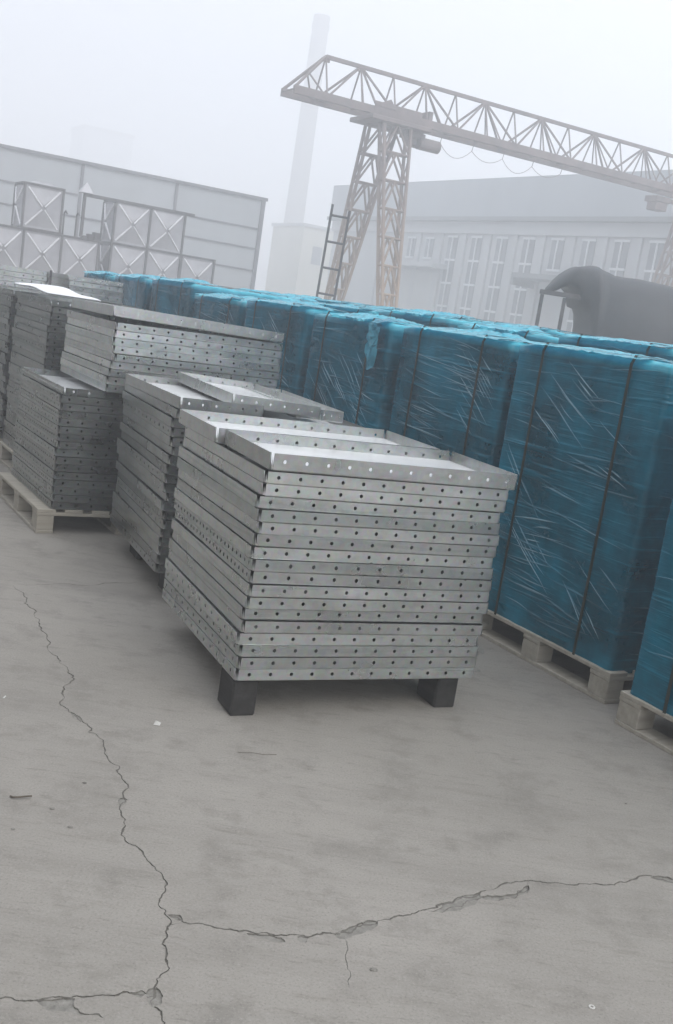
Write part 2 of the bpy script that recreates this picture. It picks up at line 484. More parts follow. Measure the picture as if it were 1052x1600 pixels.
def build_ground():
    vs, fs = [], []
    def poly(p):
        n = len(vs); vs.extend(Vector((q[0], q[1])) for q in p); fs.append(list(range(n, n + len(p))))
    G = 600.0
    poly([(-G, -G), (G, -G), (G, G), (-G, G)])
    poly([(-3, 1.2), (4, 1.2), (4, 6), (-3, 6)])
    for p, d, m in polys: poly(p)
    ed = [(f[i], f[(i + 1) % len(f)]) for f in fs for i in range(len(f))]
    v2, e2, f2, ov, oe, of = delaunay_2d_cdt(vs, ed, [], 0, 1e-6, False)
    cen = np.array([[sum(v2[i][0] for i in f) / len(f), sum(v2[i][1] for i in f) / len(f)] for f in f2])
    dep = [0.0] * len(f2); mi = [0] * len(f2)
    for p, d, m in polys:
        pa = np.array([[q[0], q[1]] for q in p])
        near = np.where(((cen >= pa.min(0)) & (cen <= pa.max(0))).all(1))[0]
        for i in near:
            x, y = cen[i]; ins = False
            for (x0, y0), (x1, y1) in zip(pa, np.roll(pa, -1, 0)):
                if (y0 > y) != (y1 > y) and x < (x1 - x0) * (y - y0) / (y1 - y0) + x0: ins = not ins
            if ins:
                dep[i] = max(dep[i], d)
                mi[i] = 1 if m == 1 or mi[i] == 1 else 2
    verts, faces, mats = [], [], []
    index = {}
    def vid(i, d):
        key = (i, round(d, 4))
        if key not in index:
            index[key] = len(verts); verts.append((v2[i][0], v2[i][1], -d))
        return index[key]
    edges = {}
    for fi, f in enumerate(f2):
        faces.append([vid(i, dep[fi]) for i in f]); mats.append(mi[fi])
        for a, b in zip(f, list(f[1:]) + [f[0]]):
            edges.setdefault((min(a, b), max(a, b)), []).append(fi)
    for (a, b), l in edges.items():
        if len(l) == 2 and abs(dep[l[0]] - dep[l[1]]) > 1e-5:
            d0, d1 = dep[l[0]], dep[l[1]]
            faces.append([vid(a, d0), vid(b, d0), vid(b, d1), vid(a, d1)]); mats.append(2)
    me = bpy.data.meshes.new('ground')
    me.from_pydata(verts, [], faces)
    for m in (CONC, DIRT, SPALL): me.materials.append(m)
    me.polygons.foreach_set('material_index', mats)
    me.update()
    o = obj('ground', me)
    tag(o, 'grey concrete yard floor with branching cracks', None, None, 'structure')
build_ground()

# ------------------------------------------------------------------ the flanged panels
def panel_mesh(name, w, d, h, holes_x, holes_y, raise_=0.012, base_z=0.0):
    """open tray: base sheet, four flanges with a rounded foot and round bolt holes, sheet 4 mm thick"""
    mb = MB()
    t, r = 0.004, 0.005
    def flange(org, u, n, L, nh, rows):
        # org: ground corner, u along the flange, n outward; vertical profile with rounded foot
        org, u, n = Vector(org), Vector(u), Vector(n)
        z0, z1 = r, h
        c = 0.012
        # foot: arcs
        for k in range(4):
            a0, a1 = math.pi/2 * k / 4, math.pi/2 * (k+1) / 4
            def P(s, a): return org + u * s - n * (r - r * math.sin(a)) + Vector((0, 0, r - r * math.cos(a)))
            mb.add([P(c, a0), P(L-c, a0), P(L-c, a1), P(c, a1)], [(0,1,2,3)])
        cw = (L - 2*c) / max(nh, 1)
        zc = z0 + (z1 - z0) * 0.5
        for side in (0, 1):
            off = -n * (t * side)
            def Q(s, z): return org + u * s + Vector((0, 0, z)) + off
            if nh == 0:
                mb.add([Q(c, z0), Q(L-c, z0), Q(L-c, z1), Q(c, z1)], [(0,1,2,3)]); continue
            for k in range(nh):
                s0, s1 = c + cw * k, c + cw * (k + 1)
                sm, rad = (s0 + s1) / 2, 0.0068
                o8 = [(s0, z0), (sm, z0), (s1, z0), (s1, zc), (s1, z1), (sm, z1), (s0, z1), (s0, zc)]
                i8 = []
                for q in range(8):
                    a = math.radians(-135 + 45 * q)
                    i8.append((sm + rad * math.cos(a), zc + rad * math.sin(a)))
                mb.add([Q(*p) for p in o8 + i8], [(q, (q+1) % 8, 8 + (q+1) % 8, 8 + q) for q in range(8)])
                if side == 0:
                    vs = [Q(*p) for p in i8]
                    mb.add(vs + [p - n * t for p in vs], [(q, (q+1) % 8, 8 + (q+1) % 8, 8 + q) for q in range(8)])
        # top edge and ends
        A = org + u * c + Vector((0,0,z1)); B = org + u * (L-c) + Vector((0,0,z1))
        mb.add([A, B, B - n*t, A - n*t], [(0,1,2,3)])
        for s in (c, L - c):
            p, q = org + u*s + Vector((0,0,z0)), org + u*s + Vector((0,0,z1))
            mb.add([p, q, q - n*t, p - n*t], [(0,1,2,3)])
    x0, y0 = -w/2, -d/2
    flange((x0, y0, 0), (1,0,0), (0,-1,0), w, holes_x, 1)
    flange((-x0, -y0, 0), (-1,0,0), (0,1,0), w, holes_x, 1)
    flange((x0, -y0, 0), (0,-1,0), (-1,0,0), d, holes_y, 1)
    flange((-x0, y0, 0), (0,1,0), (1,0,0), d, holes_y, 1)
    # corner posts of the bend (rounded vertical corner)
    for sx in (-1, 1):
        for sy in (-1, 1):
            c = 0.012
            cx, cy = sx*(w/2 - c), sy*(d/2 - c)
            ring = []
            for k in range(4):
                a = math.pi/2 * k / 3
                ring.append((cx + sx*c*math.cos(a), cy + sy*c*math.sin(a)))
            vs = [(x, y, r) for x, y in ring] + [(x, y, h - 0.008) for x, y in ring] + [(cx, cy, 0.001)]
            mb.add(vs, [(k, k+1, 5+k-1, 4+k) for k in range(3)] + [(8, k, k+1) for k in range(3)])
    # base sheet: flat border, shallow raised middle with cross creases
    bx, by = w/2 - r, d/2 - r
    ix, iy = bx * 0.78, by * 0.78
    for z, s in ((base_z, 1), (base_z + t, -1)):
        vs = [(-bx,-by,z),(bx,-by,z),(bx,by,z),(-bx,by,z),(-ix,-iy,z),(ix,-iy,z),(ix,iy,z),(-ix,iy,z),(0,0,z+raise_)]
        mb.add(vs, [(0,1,5,4),(1,2,6,5),(2,3,7,6),(3,0,4,7),(4,5,8),(5,6,8),(6,7,8),(7,4,8)], 1)
    me = mb.mesh(name, [GALV, BRIGHT]); me['h'] = h
    return me
PH_ = 0.0425
FULL_ALL = panel_mesh('panel_holes_all_round', 1.0, 1.0, PH_, 12, 12)
FULL_TWO = panel_mesh('panel_holes_two_sides', 1.0, 1.0, PH_, 12, 0)
FULL_DENSE = panel_mesh('panel_close_holes', 1.0, 1.0, PH_ * 0.92, 11, 22)
HALF = panel_mesh('half_panel', 1.0, 0.52, 0.060, 12, 0, 0.004, 0.016)
HALFW = panel_mesh('half_width_panel', 0.52, 1.0, 0.055, 6, 0, 0.004, 0.016)

def stack(corner, yaw, z0, n, where, group, pick, jit=0.006, half_w=False, pitch=0.0435, seed=1, lean=(0.0, 0.0), dims=(1.0, 1.0), skip=0, zinc=None, word='panel'):
    """panels laid one on another; corner is the front left one; every panel is a thing"""
    r_ = random.Random(seed)
    u = Vector((math.cos(yaw), math.sin(yaw), 0)); v = Vector((-math.sin(yaw), math.cos(yaw), 0))
    out = []
    for k in range(n):
        jx, jy = r_.gauss(0, jit), r_.gauss(0, jit)
        c = Vector((*corner, 0)) + u * (dims[0]/2 + jx + lean[0]*k) + v * (dims[1]/2 + jy + lean[1]*k)
        z = z0 + pitch * k
        o = obj('flanged_panel', pick(k, n, r_))
        o.location = (c.x, c.y, z)
        o.rotation_euler = (r_.gauss(0, 0.0012), r_.gauss(0, 0.0012), yaw + r_.gauss(0, jit * 0.9) + (math.pi if r_.random() < 0.5 else 0))
        o.scale = (dims[0] / (0.52 if half_w else 1.0), dims[1], pitch * (0.985 if pitch else 1) / o.data['h'])
        if zinc is not None:
            o.material_slots[0].link = 'OBJECT'; o.material_slots[0].material = zinc
        i = n - 1 - k + skip
        tag(o, '%s %s from the top %s' % (ORD[i], word, where) if i else 'topmost %s %s' % (word, where), 'metal panel', group)
        out.append(o)
    return out

def film_bands(corner, yaw, dims, bands, label, seed):
    """strands and bands of clear stretch film wound round a stack"""
    r_ = random.Random(seed)
    mb = MB()
    painted_glint = []
    for z, hgt in bands:
        g = 0.016
        loop = []
        segs = []
        x0, y0, x1, y1 = -g, -g, dims[0] + g, dims[1] + g
        cs = [(x0, y0), (x1, y0), (x1, y1), (x0, y1)]
        for (a, b) in zip(cs, cs[1:] + cs[:1]):
            for k in range(14):
                t = k / 14
                loop.append((a[0] + (b[0]-a[0])*t, a[1] + (b[1]-a[1])*t))
        n = len(loop)
        rows = 4
        vs = []
        ph = r_.uniform(0, 9)
        for j in range(rows + 1):
            for i, (x, y) in enumerate(loop):
                wob = 0.006 * math.sin(i * 0.45 + ph) + r_.uniform(-0.002, 0.002)
                o = 0.003 * math.sin(j * 2.1 + i * 0.8)
                cx, cy = dims[0]/2, dims[1]/2
                vs.append((cx + (x-cx)*(1+o), cy + (y-cy)*(1+o), z + hgt * j / rows + wob + 0.01 * math.sin(i * 0.21 + ph * 2)))
        mb.add(vs, [(j*n+i, j*n+(i+1) % n, (j+1)*n+(i+1) % n, (j+1)*n+i) for j in range(rows) for i in range(n)])
    o = mb.build('stretch_film', CLEAR, smooth=True)
    o.location = (*corner, 0); o.rotation_euler = (0, 0, yaw)
    tag(o, label, 'plastic film', 'clear film round the panel stacks')
    return o

R31 = YA
# --- stack C: the big one on dark bearers
Cc, Cy = (-0.268, 3.522), math.radians(25.6)
def pick_c(k, n, r_):
    return FULL_ALL if k in (0, 1, 2, 3) else FULL_DENSE if k in (8, 9) else FULL_TWO
stack(Cc, Cy, 0.14, 17, 'in the big stack on dark blocks', 'panels of the big stack', pick_c, 0.0055, seed=4, lean=(0.0004, 0.0), pitch=0.0447, word='full panel')
cu = Vector((math.cos(Cy), math.sin(Cy), 0)); cv = Vector((-math.sin(Cy), math.cos(Cy), 0))
zt = 0.14 + 0.0447 * 17
def loose(mesh, base, du, dv, z, yaw, label, tilt=(0, 0), group='loose trays on the stacks', sc=(1, 1, 1), cat='metal tray'):
    o = obj('panel_tray', mesh)
    p = Vector((*base, 0))
    o.location = (p.x + du, p.y + dv, z)
    o.rotation_euler = (tilt[0], tilt[1], yaw); o.scale = sc
    tag(o, label, cat, group); return o
def on_c(s, t): q = cu * s + cv * t; return q.x, q.y
loose(HALF, Cc, *on_c(0.518, 0.235), zt + 0.006, Cy - 0.010, 'open tray with a bright row of holes along the front edge of the big stack')
loose(HALF, Cc, *on_c(0.49, 0.785), zt + 0.004, Cy + 0.004, 'open tray lying behind the front tray on top of the big stack')
for s, t, side in ((0.01, 0.02, 'front left corner'), (0.87, 0.05, 'front right corner'), (0.14, 0.74, 'rear left corner'), (0.87, 0.74, 'rear right corner')):
    mb = MB(); mb.box((s, t, 0.0), (s + 0.095, t + 0.15, 0.138), c=0.006)
    o = mb.build('timber_block', DARKWOOD); o.location = (*Cc, 0); o.rotation_euler = (0, 0, Cy)
    tag(o, 'dark timber block under the %s of the big panel stack' % side, 'timber block', 'timber blocks under panel stacks')

film_bands((Cc[0] - 0.004, Cc[1]), Cy, (1.0, 1.0), [(0.19, 0.008), (0.245, 0.02), (0.385, 0.012), (0.49, 0.008), (0.555, 0.03), (0.66, 0.010), (0.735, 0.045), (0.79, 0.010)],
           'strands of clear film wound round the big stack on dark blocks', 9)
# --- stack B: behind it, only its left side and a strip of its front in view
Bc, By = (-0.80, 4.775), math.radians(25.0)
stack(Bc, By, 0.14, 18, 'in the stack squeezed behind the big stack', 'panels of the stack behind the big one',
      lambda k, n, r_: FULL_ALL if k % 5 == 0 else FULL_TWO, 0.007, seed=8, dims=(1.0, 1.06), zinc=MID, word='full panel')
zb = 0.14 + 0.0435 * 18
bu = Vector((math.cos(By), math.sin(By), 0)); bv = Vector((-math.sin(By), math.cos(By), 0))
def on_b(s, t): q = bu * s + bv * t; return q.x, q.y
loose(HALFW, Bc, *on_b(0.20, 0.47), zb + 0.004, By + 0.05, 'narrow open tray on the left edge of the stack behind the big stack', sc=(0.8, 0.96, 1))
loose(HALFW, Bc, *on_b(0.50, 0.52), zb + 0.034, By + 0.01, 'raised open tray lapped over the narrow tray behind the big stack', tilt=(0, 0.035), sc=(0.88, 0.98, 1))
loose(HALFW, Bc, *on_b(0.78, 0.60), zb + 0.004, By - 0.01, 'open tray behind the big stack, at the side of the blue bales', sc=(0.5, 0.94, 1))
for s, t, side in ((0.10, 0.12, 'front left corner'), (0.80, 0.06, 'front right corner'), (0.10, 0.78, 'rear left corner'), (0.80, 0.78, 'rear right corner')):
    mb = MB(); mb.box((s, t, 0.0), (s + 0.10, t + 0.16, 0.138), c=0.006)
    o = mb.build('timber_block', DARKWOOD); o.location = (*Bc, 0); o.rotation_euler = (0, 0, By)
    tag(o, 'dark timber block under the %s of the stack behind the big stack' % side, 'timber block', 'timber blocks under panel stacks')

# ------------------------------------------------------------------ pallets
def make_pallet(w=1.04, d=1.04):
    root = empty('wooden_pallet', (0, 0, 0))
    mb = MB()
    nb = 7; bw = 0.105
    for k in range(nb):
        x = (w - bw) * k / (nb - 1)
        mb.box((x, 0, 0.122), (x + bw, d, 0.140), c=0.002)
    mb.build('deck', WOOD, root)
    for i in range(3):
        x = (w - 0.10) * i / 2
        mb = MB(); y = (d - 0.12) * i / 2; mb.box((0, y, 0.103), (w, y + 0.12, 0.1215), c=0.002); mb.build('stringer_board', WOOD, root)
        mb = MB(); mb.box((x, 0, 0.0), (x + 0.10, d, 0.018), c=0.002); mb.build('bottom_board', WOOD, root)
        for j in range(3):
            y = (d - 0.12) * j / 2
            mb = MB(); mb.box((x + 0.002, y + 0.002, 0.0185), (x + 0.098, y + 0.118, 0.1025), c=0.003); mb.build('block', WOOD, root)
    remember(root)
    return root
PALLET = make_pallet()
pallets = [PALLET]
def place_pallet(corner, yaw, label):
    global PALLET
    if pallets:
        o = pallets.pop()
    else:
        o = copy_tree(PALLET)
    o.location = (*corner, 0.0); o.rotation_euler = (0, 0, yaw)
    tag(o, label, 'pallet', 'wooden pallets under the loads')
    return o

# --- stack A: wrapped stack on a pale pallet
Ac = (-1.605, 5.80)
place_pallet((-1.665, 5.765), R31, 'pale wooden pallet under the film wrapped panel stack')
stack(Ac, R31, 0.1405, 16, 'in the wrapped stack on the pale pallet', 'panels of the wrapped stack',
      lambda k, n, r_: FULL_ALL if k % 3 else FULL_DENSE, 0.004, seed=21, zinc=DULL)
za = 0.1405 + 0.0435 * 16
film_bands(Ac, R31, (1.0, 1.0), [(0.16, 0.010), (0.21, 0.03), (0.27, 0.012), (0.33, 0.02), (0.39, 0.012), (0.46, 0.05), (0.55, 0.012), (0.60, 0.035), (0.68, 0.015), (0.73, 0.02), (0.78, 0.04)],
           'strands of clear film wound round the stack on the pale pallet', 3)

# --- stack D: bright stack resting on A and leaning to the bales
Dc = (-1.37, 5.87)
stack(Dc, R31, za + 0.003, 9, 'in the bright stack standing on the wrapped stack', 'panels of the bright upper stack',
      lambda k, n, r_: FULL_TWO, 0.006, seed=33, dims=(1.05, 1.0), word='thin panel', zinc=FRESH)
o = obj('panel_tray', FULL_TWO); zd = za + 0.003 + 0.0435 * 9
q = Vector((*Dc, 0)) + AX * 0.535 + BX * 0.50
o.location = (q.x, q.y, zd + 0.012); o.rotation_euler = (-0.012, 0.022, R31 - 0.04); o.scale = (1.05, 1.0, 1.35)
tag(o, 'slightly tilted thick panel topping the bright upper stack', 'metal tray', 'loose trays on the stacks')
film_bands(Dc, R31, (1.05, 1.0), [(za + 0.03, 0.02), (za + 0.10, 0.03), (za + 0.2, 0.015), (za + 0.27, 0.04)], 'strands of clear film wound round the bright upper stack', 5)

# --- stack E (white sheet), H (photo's edge), F (dark post), G (half-width)
def column(corner, n, where, group, seed, pick=None, w=1.0, half=False, zinc=None):
    place_pallet((corner[0] - 0.02 * AX.x, corner[1] - 0.02 * AX.y), R31, 'wooden pallet under the panel stack ' + where.split('stack ', 1)[1])
    return stack(corner, R31, 0.1405, n, where, group, pick or (lambda k, n, r_: FULL_TWO if r_.random() < 0.6 else FULL_ALL), 0.006, seed=seed, dims=(w, 1.0), half_w=half, zinc=zinc, word='narrow panel' if half else 'panel')
Ec = (-2.07, 7.0)
column(Ec, 26, 'in the dark stack under the white sheet', 'panels of the stack under the white sheet', 41, zinc=DULL)
film_bands(Ec, R31, (1.0, 1.0), [(0.75 + 0.07 * k, 0.012 + 0.02 * (k % 3)) for k in range(8)], 'strands of clear film round the stack under the white sheet', 6)
ze = 0.1405 + 0.0435 * 26
mb = MB()
N = 12
vs = []
for j in range(N + 1):
    for i in range(N + 1):
        x, y = -0.03 + 0.36 * i / N, -0.02 + 0.98 * j / N
        vs.append((x, y, 0.034 + 0.012 * math.sin(x * 7 + y * 3) * math.sin(y * 5) + 0.05 * (y * 0.6)))
top = [(j*(N+1)+i, j*(N+1)+i+1, (j+1)*(N+1)+i+1, (j+1)*(N+1)+i) for j in range(N) for i in range(N)]
mb.add(vs, top)
mb.add([(x, y, z - 0.006) for x, y, z in vs], [tuple(reversed(f)) for f in top])
o = mb.build('white_sheet', SHEET, smooth=True); o.location = (*Ec, ze + 0.005); o.rotation_euler = (0, 0, R31)
tag(o, 'bright white sheet lying on top of a dark panel stack', 'plastic sheet')
Hc = (-2.66, 7.98)
column(Hc, 26, 'in the stack behind the white-sheet stack', 'panels of the stack behind the white sheet', 43, zinc=DULL)
Fc = (-3.62, 8.72)
column(Fc, 30, 'in the stack with the dark upright post', 'panels of the stack with the dark post', 45, lambda k, n, r_: FULL_ALL)
mb = MB()
mb.box((0.985, -0.05, 0.0), (1.005, -0.044, 1.46), c=0.001); mb.box((0.9995, -0.0435, 0.0), (1.005, -0.015, 1.46), c=0.001)
o = mb.build('angle_post', DARKSTEEL); o.location = (*Fc, 0); o.rotation_euler = (0, 0, R31)
tag(o, 'dark steel angle standing upright at the corner of a panel stack', 'steel angle')
Gc = (-2.62, 9.32)
column(Gc, 30, 'in the half-width stack beside the blue bales', 'panels of the narrow stack', 47, lambda k, n, r_: HALFW, 0.5, True)

# ------------------------------------------------------------------ blue bales
def panel_core(h, nl):
    """the panels inside a bale, all one mesh; built from the panel mesh"""
    src = FULL_ALL
    nv = len(src.vertices)
    co = np.empty(nv * 3); src.vertices.foreach_get('co', co); co = co.reshape(-1, 3)
    fs = [tuple(p.vertices) for p in src.polygons]
    V, Fc_ = [], []
    r_ = random.Random(5)
    pitch = h / nl
    for k in range(nl):
        c = co.copy(); c[:, 2] *= pitch / PH_
        c[:, 0] += r_.gauss(0, 0.003); c[:, 1] += r_.gauss(0, 0.003); c[:, 2] += k * pitch
        V.append(c); Fc_ += [tuple(i + nv * k for i in f) for f in fs]
    me = bpy.data.meshes.new('panel_core')
    me.from_pydata(np.concatenate(V).tolist(), [], Fc_)
    me.materials.append(GALV); me.update()
    return me
HB = 1.275
CORE = panel_core(HB, 28)

def film_mesh(seed, W=1.035, D=1.035, H=HB + 0.02):
    r_ = random.Random(seed)
    hw, hd = W/2, D/2
    def disp(fx, fz, side):
        q = Vector((fx * 3.0 + seed * 7.1, fz * 3.0, side * 11.3))
        return 0.010 * noise.noise(q) + 0.005 * noise.noise(q * 3.1) + 0.003 * noise.noise(Vector((q.x * 1.3, q.y * 9, q.z)))
    verts, faces, painted_glint = [], [], []
    # perimeter loop with rounded corners
    loop = []
    rc = 0.022
    corners = [(-hw, -hd), (hw, -hd), (hw, hd), (-hw, hd)]
    dirs = [(1, 0), (0, 1), (-1, 0), (0, -1)]
    nseg = 30
    for s in range(4):
        (ax, ay), (ux, uy) = corners[s], dirs[s]
        nx, ny = uy, -ux
        L = W if s % 2 == 0 else D
        for k in range(nseg + 1):
            q = rc + (L - 2*rc) * k / nseg
            loop.append((ax + ux*q, ay + uy*q, nx, ny, q, s))
        # corner arc points
        (bx, by) = (ax + ux*L, ay + uy*L)
        for k in (1, 2):
            a = math.pi/2 * k / 3
            cx, cy = bx - ux*rc + (-nx)*rc, by - uy*rc + (-ny)*rc
            dx, dy = nx*math.cos(a) + ux*math.sin(a), ny*math.cos(a) + uy*math.sin(a)
            loop.append((cx + dx*rc, cy + dy*rc, dx, dy, L, s))
    n = len(loop)
    rows = 38
    z_lo = -0.015
    zs = [z_lo + (H - z_lo) * j / rows for j in range(rows + 1)]
    for j, z in enumerate(zs):
        for i, (x, y, nx, ny, q, s) in enumerate(loop):
            e = min(1.0, min(q, 1.035 - q) / 0.08)
            d = disp(q, z, s) * (0.25 + 0.75 * max(e, 0)) + 0.004
            if j == 0: d += r_.uniform(0, 0.004)
            zz = z + (0.008 * noise.noise(Vector((x*6, y*6, seed + 3))) if j == 0 else 0) + (0.006 * noise.noise(Vector((x*9, y*9, seed))) if j == rows else 0)
            verts.append((x + nx*d, y + ny*d, zz)); painted_glint.append(0.0)
    for j in range(rows):
        for i in range(n):
            a, b = j*n + i, j*n + (i+1) % n
            faces.append((a, b, b + n, a + n))
    # shoulder and crumpled top
    base = rows * n
    top0 = len(verts)
    rings = 12
    for k in range(1, rings + 1):
        f = 1 - k / rings
        for i, (x, y, nx, ny, q, s) in enumerate(loop):
            xx, yy = x * f, y * f
            cz = 0.018 * noise.noise(Vector((xx*5 + seed*3, yy*5, 2))) + 0.010 * noise.noise(Vector((xx*13, yy*13 + seed, 5))) + 0.005 * noise.noise(Vector((xx*30, yy*30 + seed, 8)))
            sag = 0.0 if k > 1 else 0.004
            verts.append((xx, yy, H + 0.012 + cz * min(1, k/2) + sag)); painted_glint.append(0.06)
    for k in range(rings):
        lo = base if k == 0 else top0 + (k-1)*n
        hi = top0 + k*n
        for i in range(n):
            faces.append((lo + i, lo + (i+1) % n, hi + (i+1) % n, hi + i))
    # stretched creases: thin ridges fanning from corners and running across
    def ridge(s, q0, z0, q1, z1, w, hgt, st):
        (ax, ay), (ux, uy) = corners[s], dirs[s]
        nx, ny = uy, -ux
        m = 9
        bend = r_.uniform(-0.008, 0.008)
        L = math.hypot(q1-q0, z1-z0); pq, pz = -(z1-z0)/L, (q1-q0)/L
        st0 = len(verts)
        for k in range(m + 1):
            t = k / m
            tp = math.sin(math.pi * min(1, max(0.04, t))) ** 0.6
            q = q0 + (q1-q0)*t + pq * bend * math.sin(math.pi*t); z = z0 + (z1-z0)*t + pz * bend * math.sin(math.pi*t)
            q = min(max(q, 0.01), 1.025); z = min(max(z, 0.0), H - 0.005)
            for o, h_ in ((-w, 0.0), (0, hgt), (w, 0.0)):
                qq, zz = q + pq*o*tp, z + pz*o*tp
                d = disp(qq, zz, s) + 0.005 + h_*tp
                verts.append((ax + ux*qq + nx*d, ay + uy*qq + ny*d, zz)); painted_glint.append((st if o == 0 else st*0.35) * tp)
        for k in range(m):
            a = st0 + 3*k
            faces.append((a, a+3, a+4, a+1)); faces.append((a+1, a+4, a+5, a+2))
    for s in range(4):
        # fans near the lower right corner, fans near the upper left corner, near-level stretch lines
        for fan in range(6):
            cq, cz = r_.uniform(0.15, 0.9), r_.uniform(0.1, 1.2)
            a0 = r_.choice((r_.uniform(28, 44), r_.uniform(8, 20), r_.uniform(3, 12), r_.uniform(24, 40)))
            spread = r_.uniform(-1.6, 1.6)
            gap = r_.uniform(0.018, 0.045)
            for k in range(r_.randint(5, 11)):
                a = math.radians(a0 + spread * k + r_.uniform(-2, 2))
                l1 = r_.uniform(0.10, 0.55)
                oq, oz = math.sin(a) * gap * (k - 4) + r_.gauss(0, 0.05), math.cos(a) * gap * (k - 4) + r_.gauss(0, 0.02)
                q0, z0_ = cq + oq - math.cos(a)*l1/2, cz + oz + math.sin(a)*l1/2
                q1, z1_ = cq + oq + math.cos(a)*l1/2, cz + oz - math.sin(a)*l1/2
                if min(q0, q1) < 0.01 or max(q0, q1) > 1.02 or min(z0_, z1_) < 0 or max(z0_, z1_) > H: continue
                ridge(s, q0, z0_, q1, z1_, r_.uniform(0.0018, 0.0045), r_.uniform(0.002, 0.005), r_.uniform(0.25, 1.0))
        for k in range(46):
            z = r_.uniform(0.05, H - 0.03); q0 = r_.uniform(0.0, 0.7); l = r_.uniform(0.15, 0.6)
            a = math.radians(r_.gauss(2, 5))
            if q0 + l > 1.02: l = 1.02 - q0
            ridge(s, q0, z, q0 + l, z - math.tan(a)*l, r_.uniform(0.002, 0.006), r_.uniform(0.0015, 0.004), r_.uniform(0.08, 0.5))
    single = [1.0 if top0 <= i < top0 + rings * n else (0.6 if base <= i < base + n else 0.0) for i in range(len(verts))]  # top and shoulder marked for the painted sky light
    me = bpy.data.meshes.new('blue_film')
    me.from_pydata(verts, [], faces)
    at = me.attributes.new('painted_glint', 'FLOAT', 'POINT'); at.data.foreach_set('value', painted_glint)
    a2 = me.attributes.new('painted_top_light', 'FLOAT', 'POINT'); a2.data.foreach_set('value', single)
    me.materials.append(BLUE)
    me.polygons.foreach_set('use_smooth', [True] * len(me.polygons)); me.update()
    return me
FILMS = [film_mesh(s) for s in (2, 5, 9)]
def strap_mesh():
    mbs = []
    W = 1.035
    for x in (-0.30, 0.30):
        mb = MB()
        o = 0.020
        hw = W/2 + o
        pts = [(-hw, -0.01), (-hw, HB + 0.015), (-hw + 0.02, HB + 0.052), (hw - 0.02, HB + 0.052), (hw, HB + 0.015), (hw, -0.01)]
        b = 0.008
        inner = [(p[0] * (1 - 0.004), p[1] - 0.002) for p in pts]
        for pl in (pts, inner):
            vs = [(y, x - b, z) for y, z in pl] + [(y, x + b, z) for y, z in pl]
            k = len(pl)
            mb.add(vs, [(i, i+1, k+i+1, k+i) for i in range(k-1)])
        for sg in (-b, b):
            k = len(pts)
            mb.add([(y, x + sg, z) for y, z in pts] + [(y, x + sg, z) for y, z in inner], [(i, i+1, k+i+1, k+i) for i in range(k-1)])
        mbs.append(mb.mesh('strap', STRAP))
    return mbs
STRAPS = strap_mesh()
def flap_mesh(seed, L, up, down, wide, single=1.0):
    """loose crumpled film at the top edge of a bale's face (local -x side, runs along y)"""
    r_ = random.Random(seed)
    N, K = 34, 18
    vs, fs = [], []
    for j in range(K + 1):
        t = j / K
        for i in range(N + 1):
            u_ = i / N
            edge = math.sin(math.pi * u_) ** 0.5
            y = (u_ - 0.5) * L
            s_ = t * (wide + down)
            q = Vector((y * 11 + seed * 5, s_ * 20, seed))
            w1 = 1 - 2 * abs(noise.noise(q)); w2 = noise.noise(q * 2.9)
            edge *= 0.8 + 0.5 * noise.noise(Vector((s_ * 14, seed, u_ * 3)))
            if s_ < wide:
                x = -0.52 + (wide - s_); z = HB + 0.045 + up * edge * (0.45 + 0.8 * w1 + 0.4 * w2) * math.sin(math.pi * min(1, s_ / wide * 0.9 + 0.1))
            else:
                x = -0.545 - 0.012 * (1 + w1) ; z = HB + 0.040 - (s_ - wide) * (0.55 + 0.45 * edge) + 0.01 * w2
            vs.append((x + 0.016 * w2, y + 0.02 * w1 + 0.02 * w2, z))
    fs = [(j*(N+1)+i, j*(N+1)+i+1, (j+1)*(N+1)+i+1, (j+1)*(N+1)+i) for j in range(K) for i in range(N)]
    me = bpy.data.meshes.new('film_flap'); me.from_pydata(vs, [], fs)
    a = me.attributes.new('painted_glint', 'FLOAT', 'POINT'); a.data.foreach_set('value', [0.12 + 0.3 * max(0, noise.noise(Vector(v) * 14)) for v in vs])
    a = me.attributes.new('painted_top_light', 'FLOAT', 'POINT'); a.data.foreach_set('value', [single * (0.75 + 0.6 * noise.noise(Vector(v) * 9)) for v in vs])
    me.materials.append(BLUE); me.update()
    return me
FLAPS = [flap_mesh(1, 0.95, 0.018, 0.006, 0.34), flap_mesh(2, 0.7, 0.028, 0.012, 0.28), flap_mesh(3, 0.5, 0.035, 0.020, 0.25), flap_mesh(4, 0.85, 0.014, 0.004, 0.4)]
HANG = flap_mesh(7, 0.12, 0.02, 0.30, 0.12, 0.30)
def make_bale(corner, z, hs, variant, rot, label, group, pallet=True, plabel=None):
    """corner: the front corner at the +a/-b end of the camera-side face; the bale runs along +b"""
    c = Vector((*corner, 0)) + AX * 0.5175 + BX * 0.5175
    root = empty('wrapped_bale', (c.x, c.y, z), R31 + rot)
    core = obj('panel_core', CORE, root)
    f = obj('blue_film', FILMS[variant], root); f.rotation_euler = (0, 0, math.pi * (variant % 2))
    for m in STRAPS: obj('strap', m, root)
    fr_ = random.Random(int(corner[0] * 977) + int(corner[1] * 131))
    for q in range(fr_.choice((1, 2, 2))):
        fl = obj('film_flap', FLAPS[(variant + q + fr_.randint(0, 3)) % 4], root)
        fl.location = (0.10 * q, fr_.uniform(-0.25, 0.25) if q else fr_.uniform(-0.05, 0.05), 0.004 * q)
    if 'hanging film flap' in label:
        fl = obj('film_flap', HANG, root); fl.location = (0, -0.40, 0.0)
    root.scale = (0.965, 0.95, hs)
    tag(root, label, 'wrapped bale', group)
    if pallet: place_pallet((c.x - AX.x*0.52 - BX.x*0.52, c.y - AX.y*0.52 - BX.y*0.52), R31 + rot, plabel)
    return root
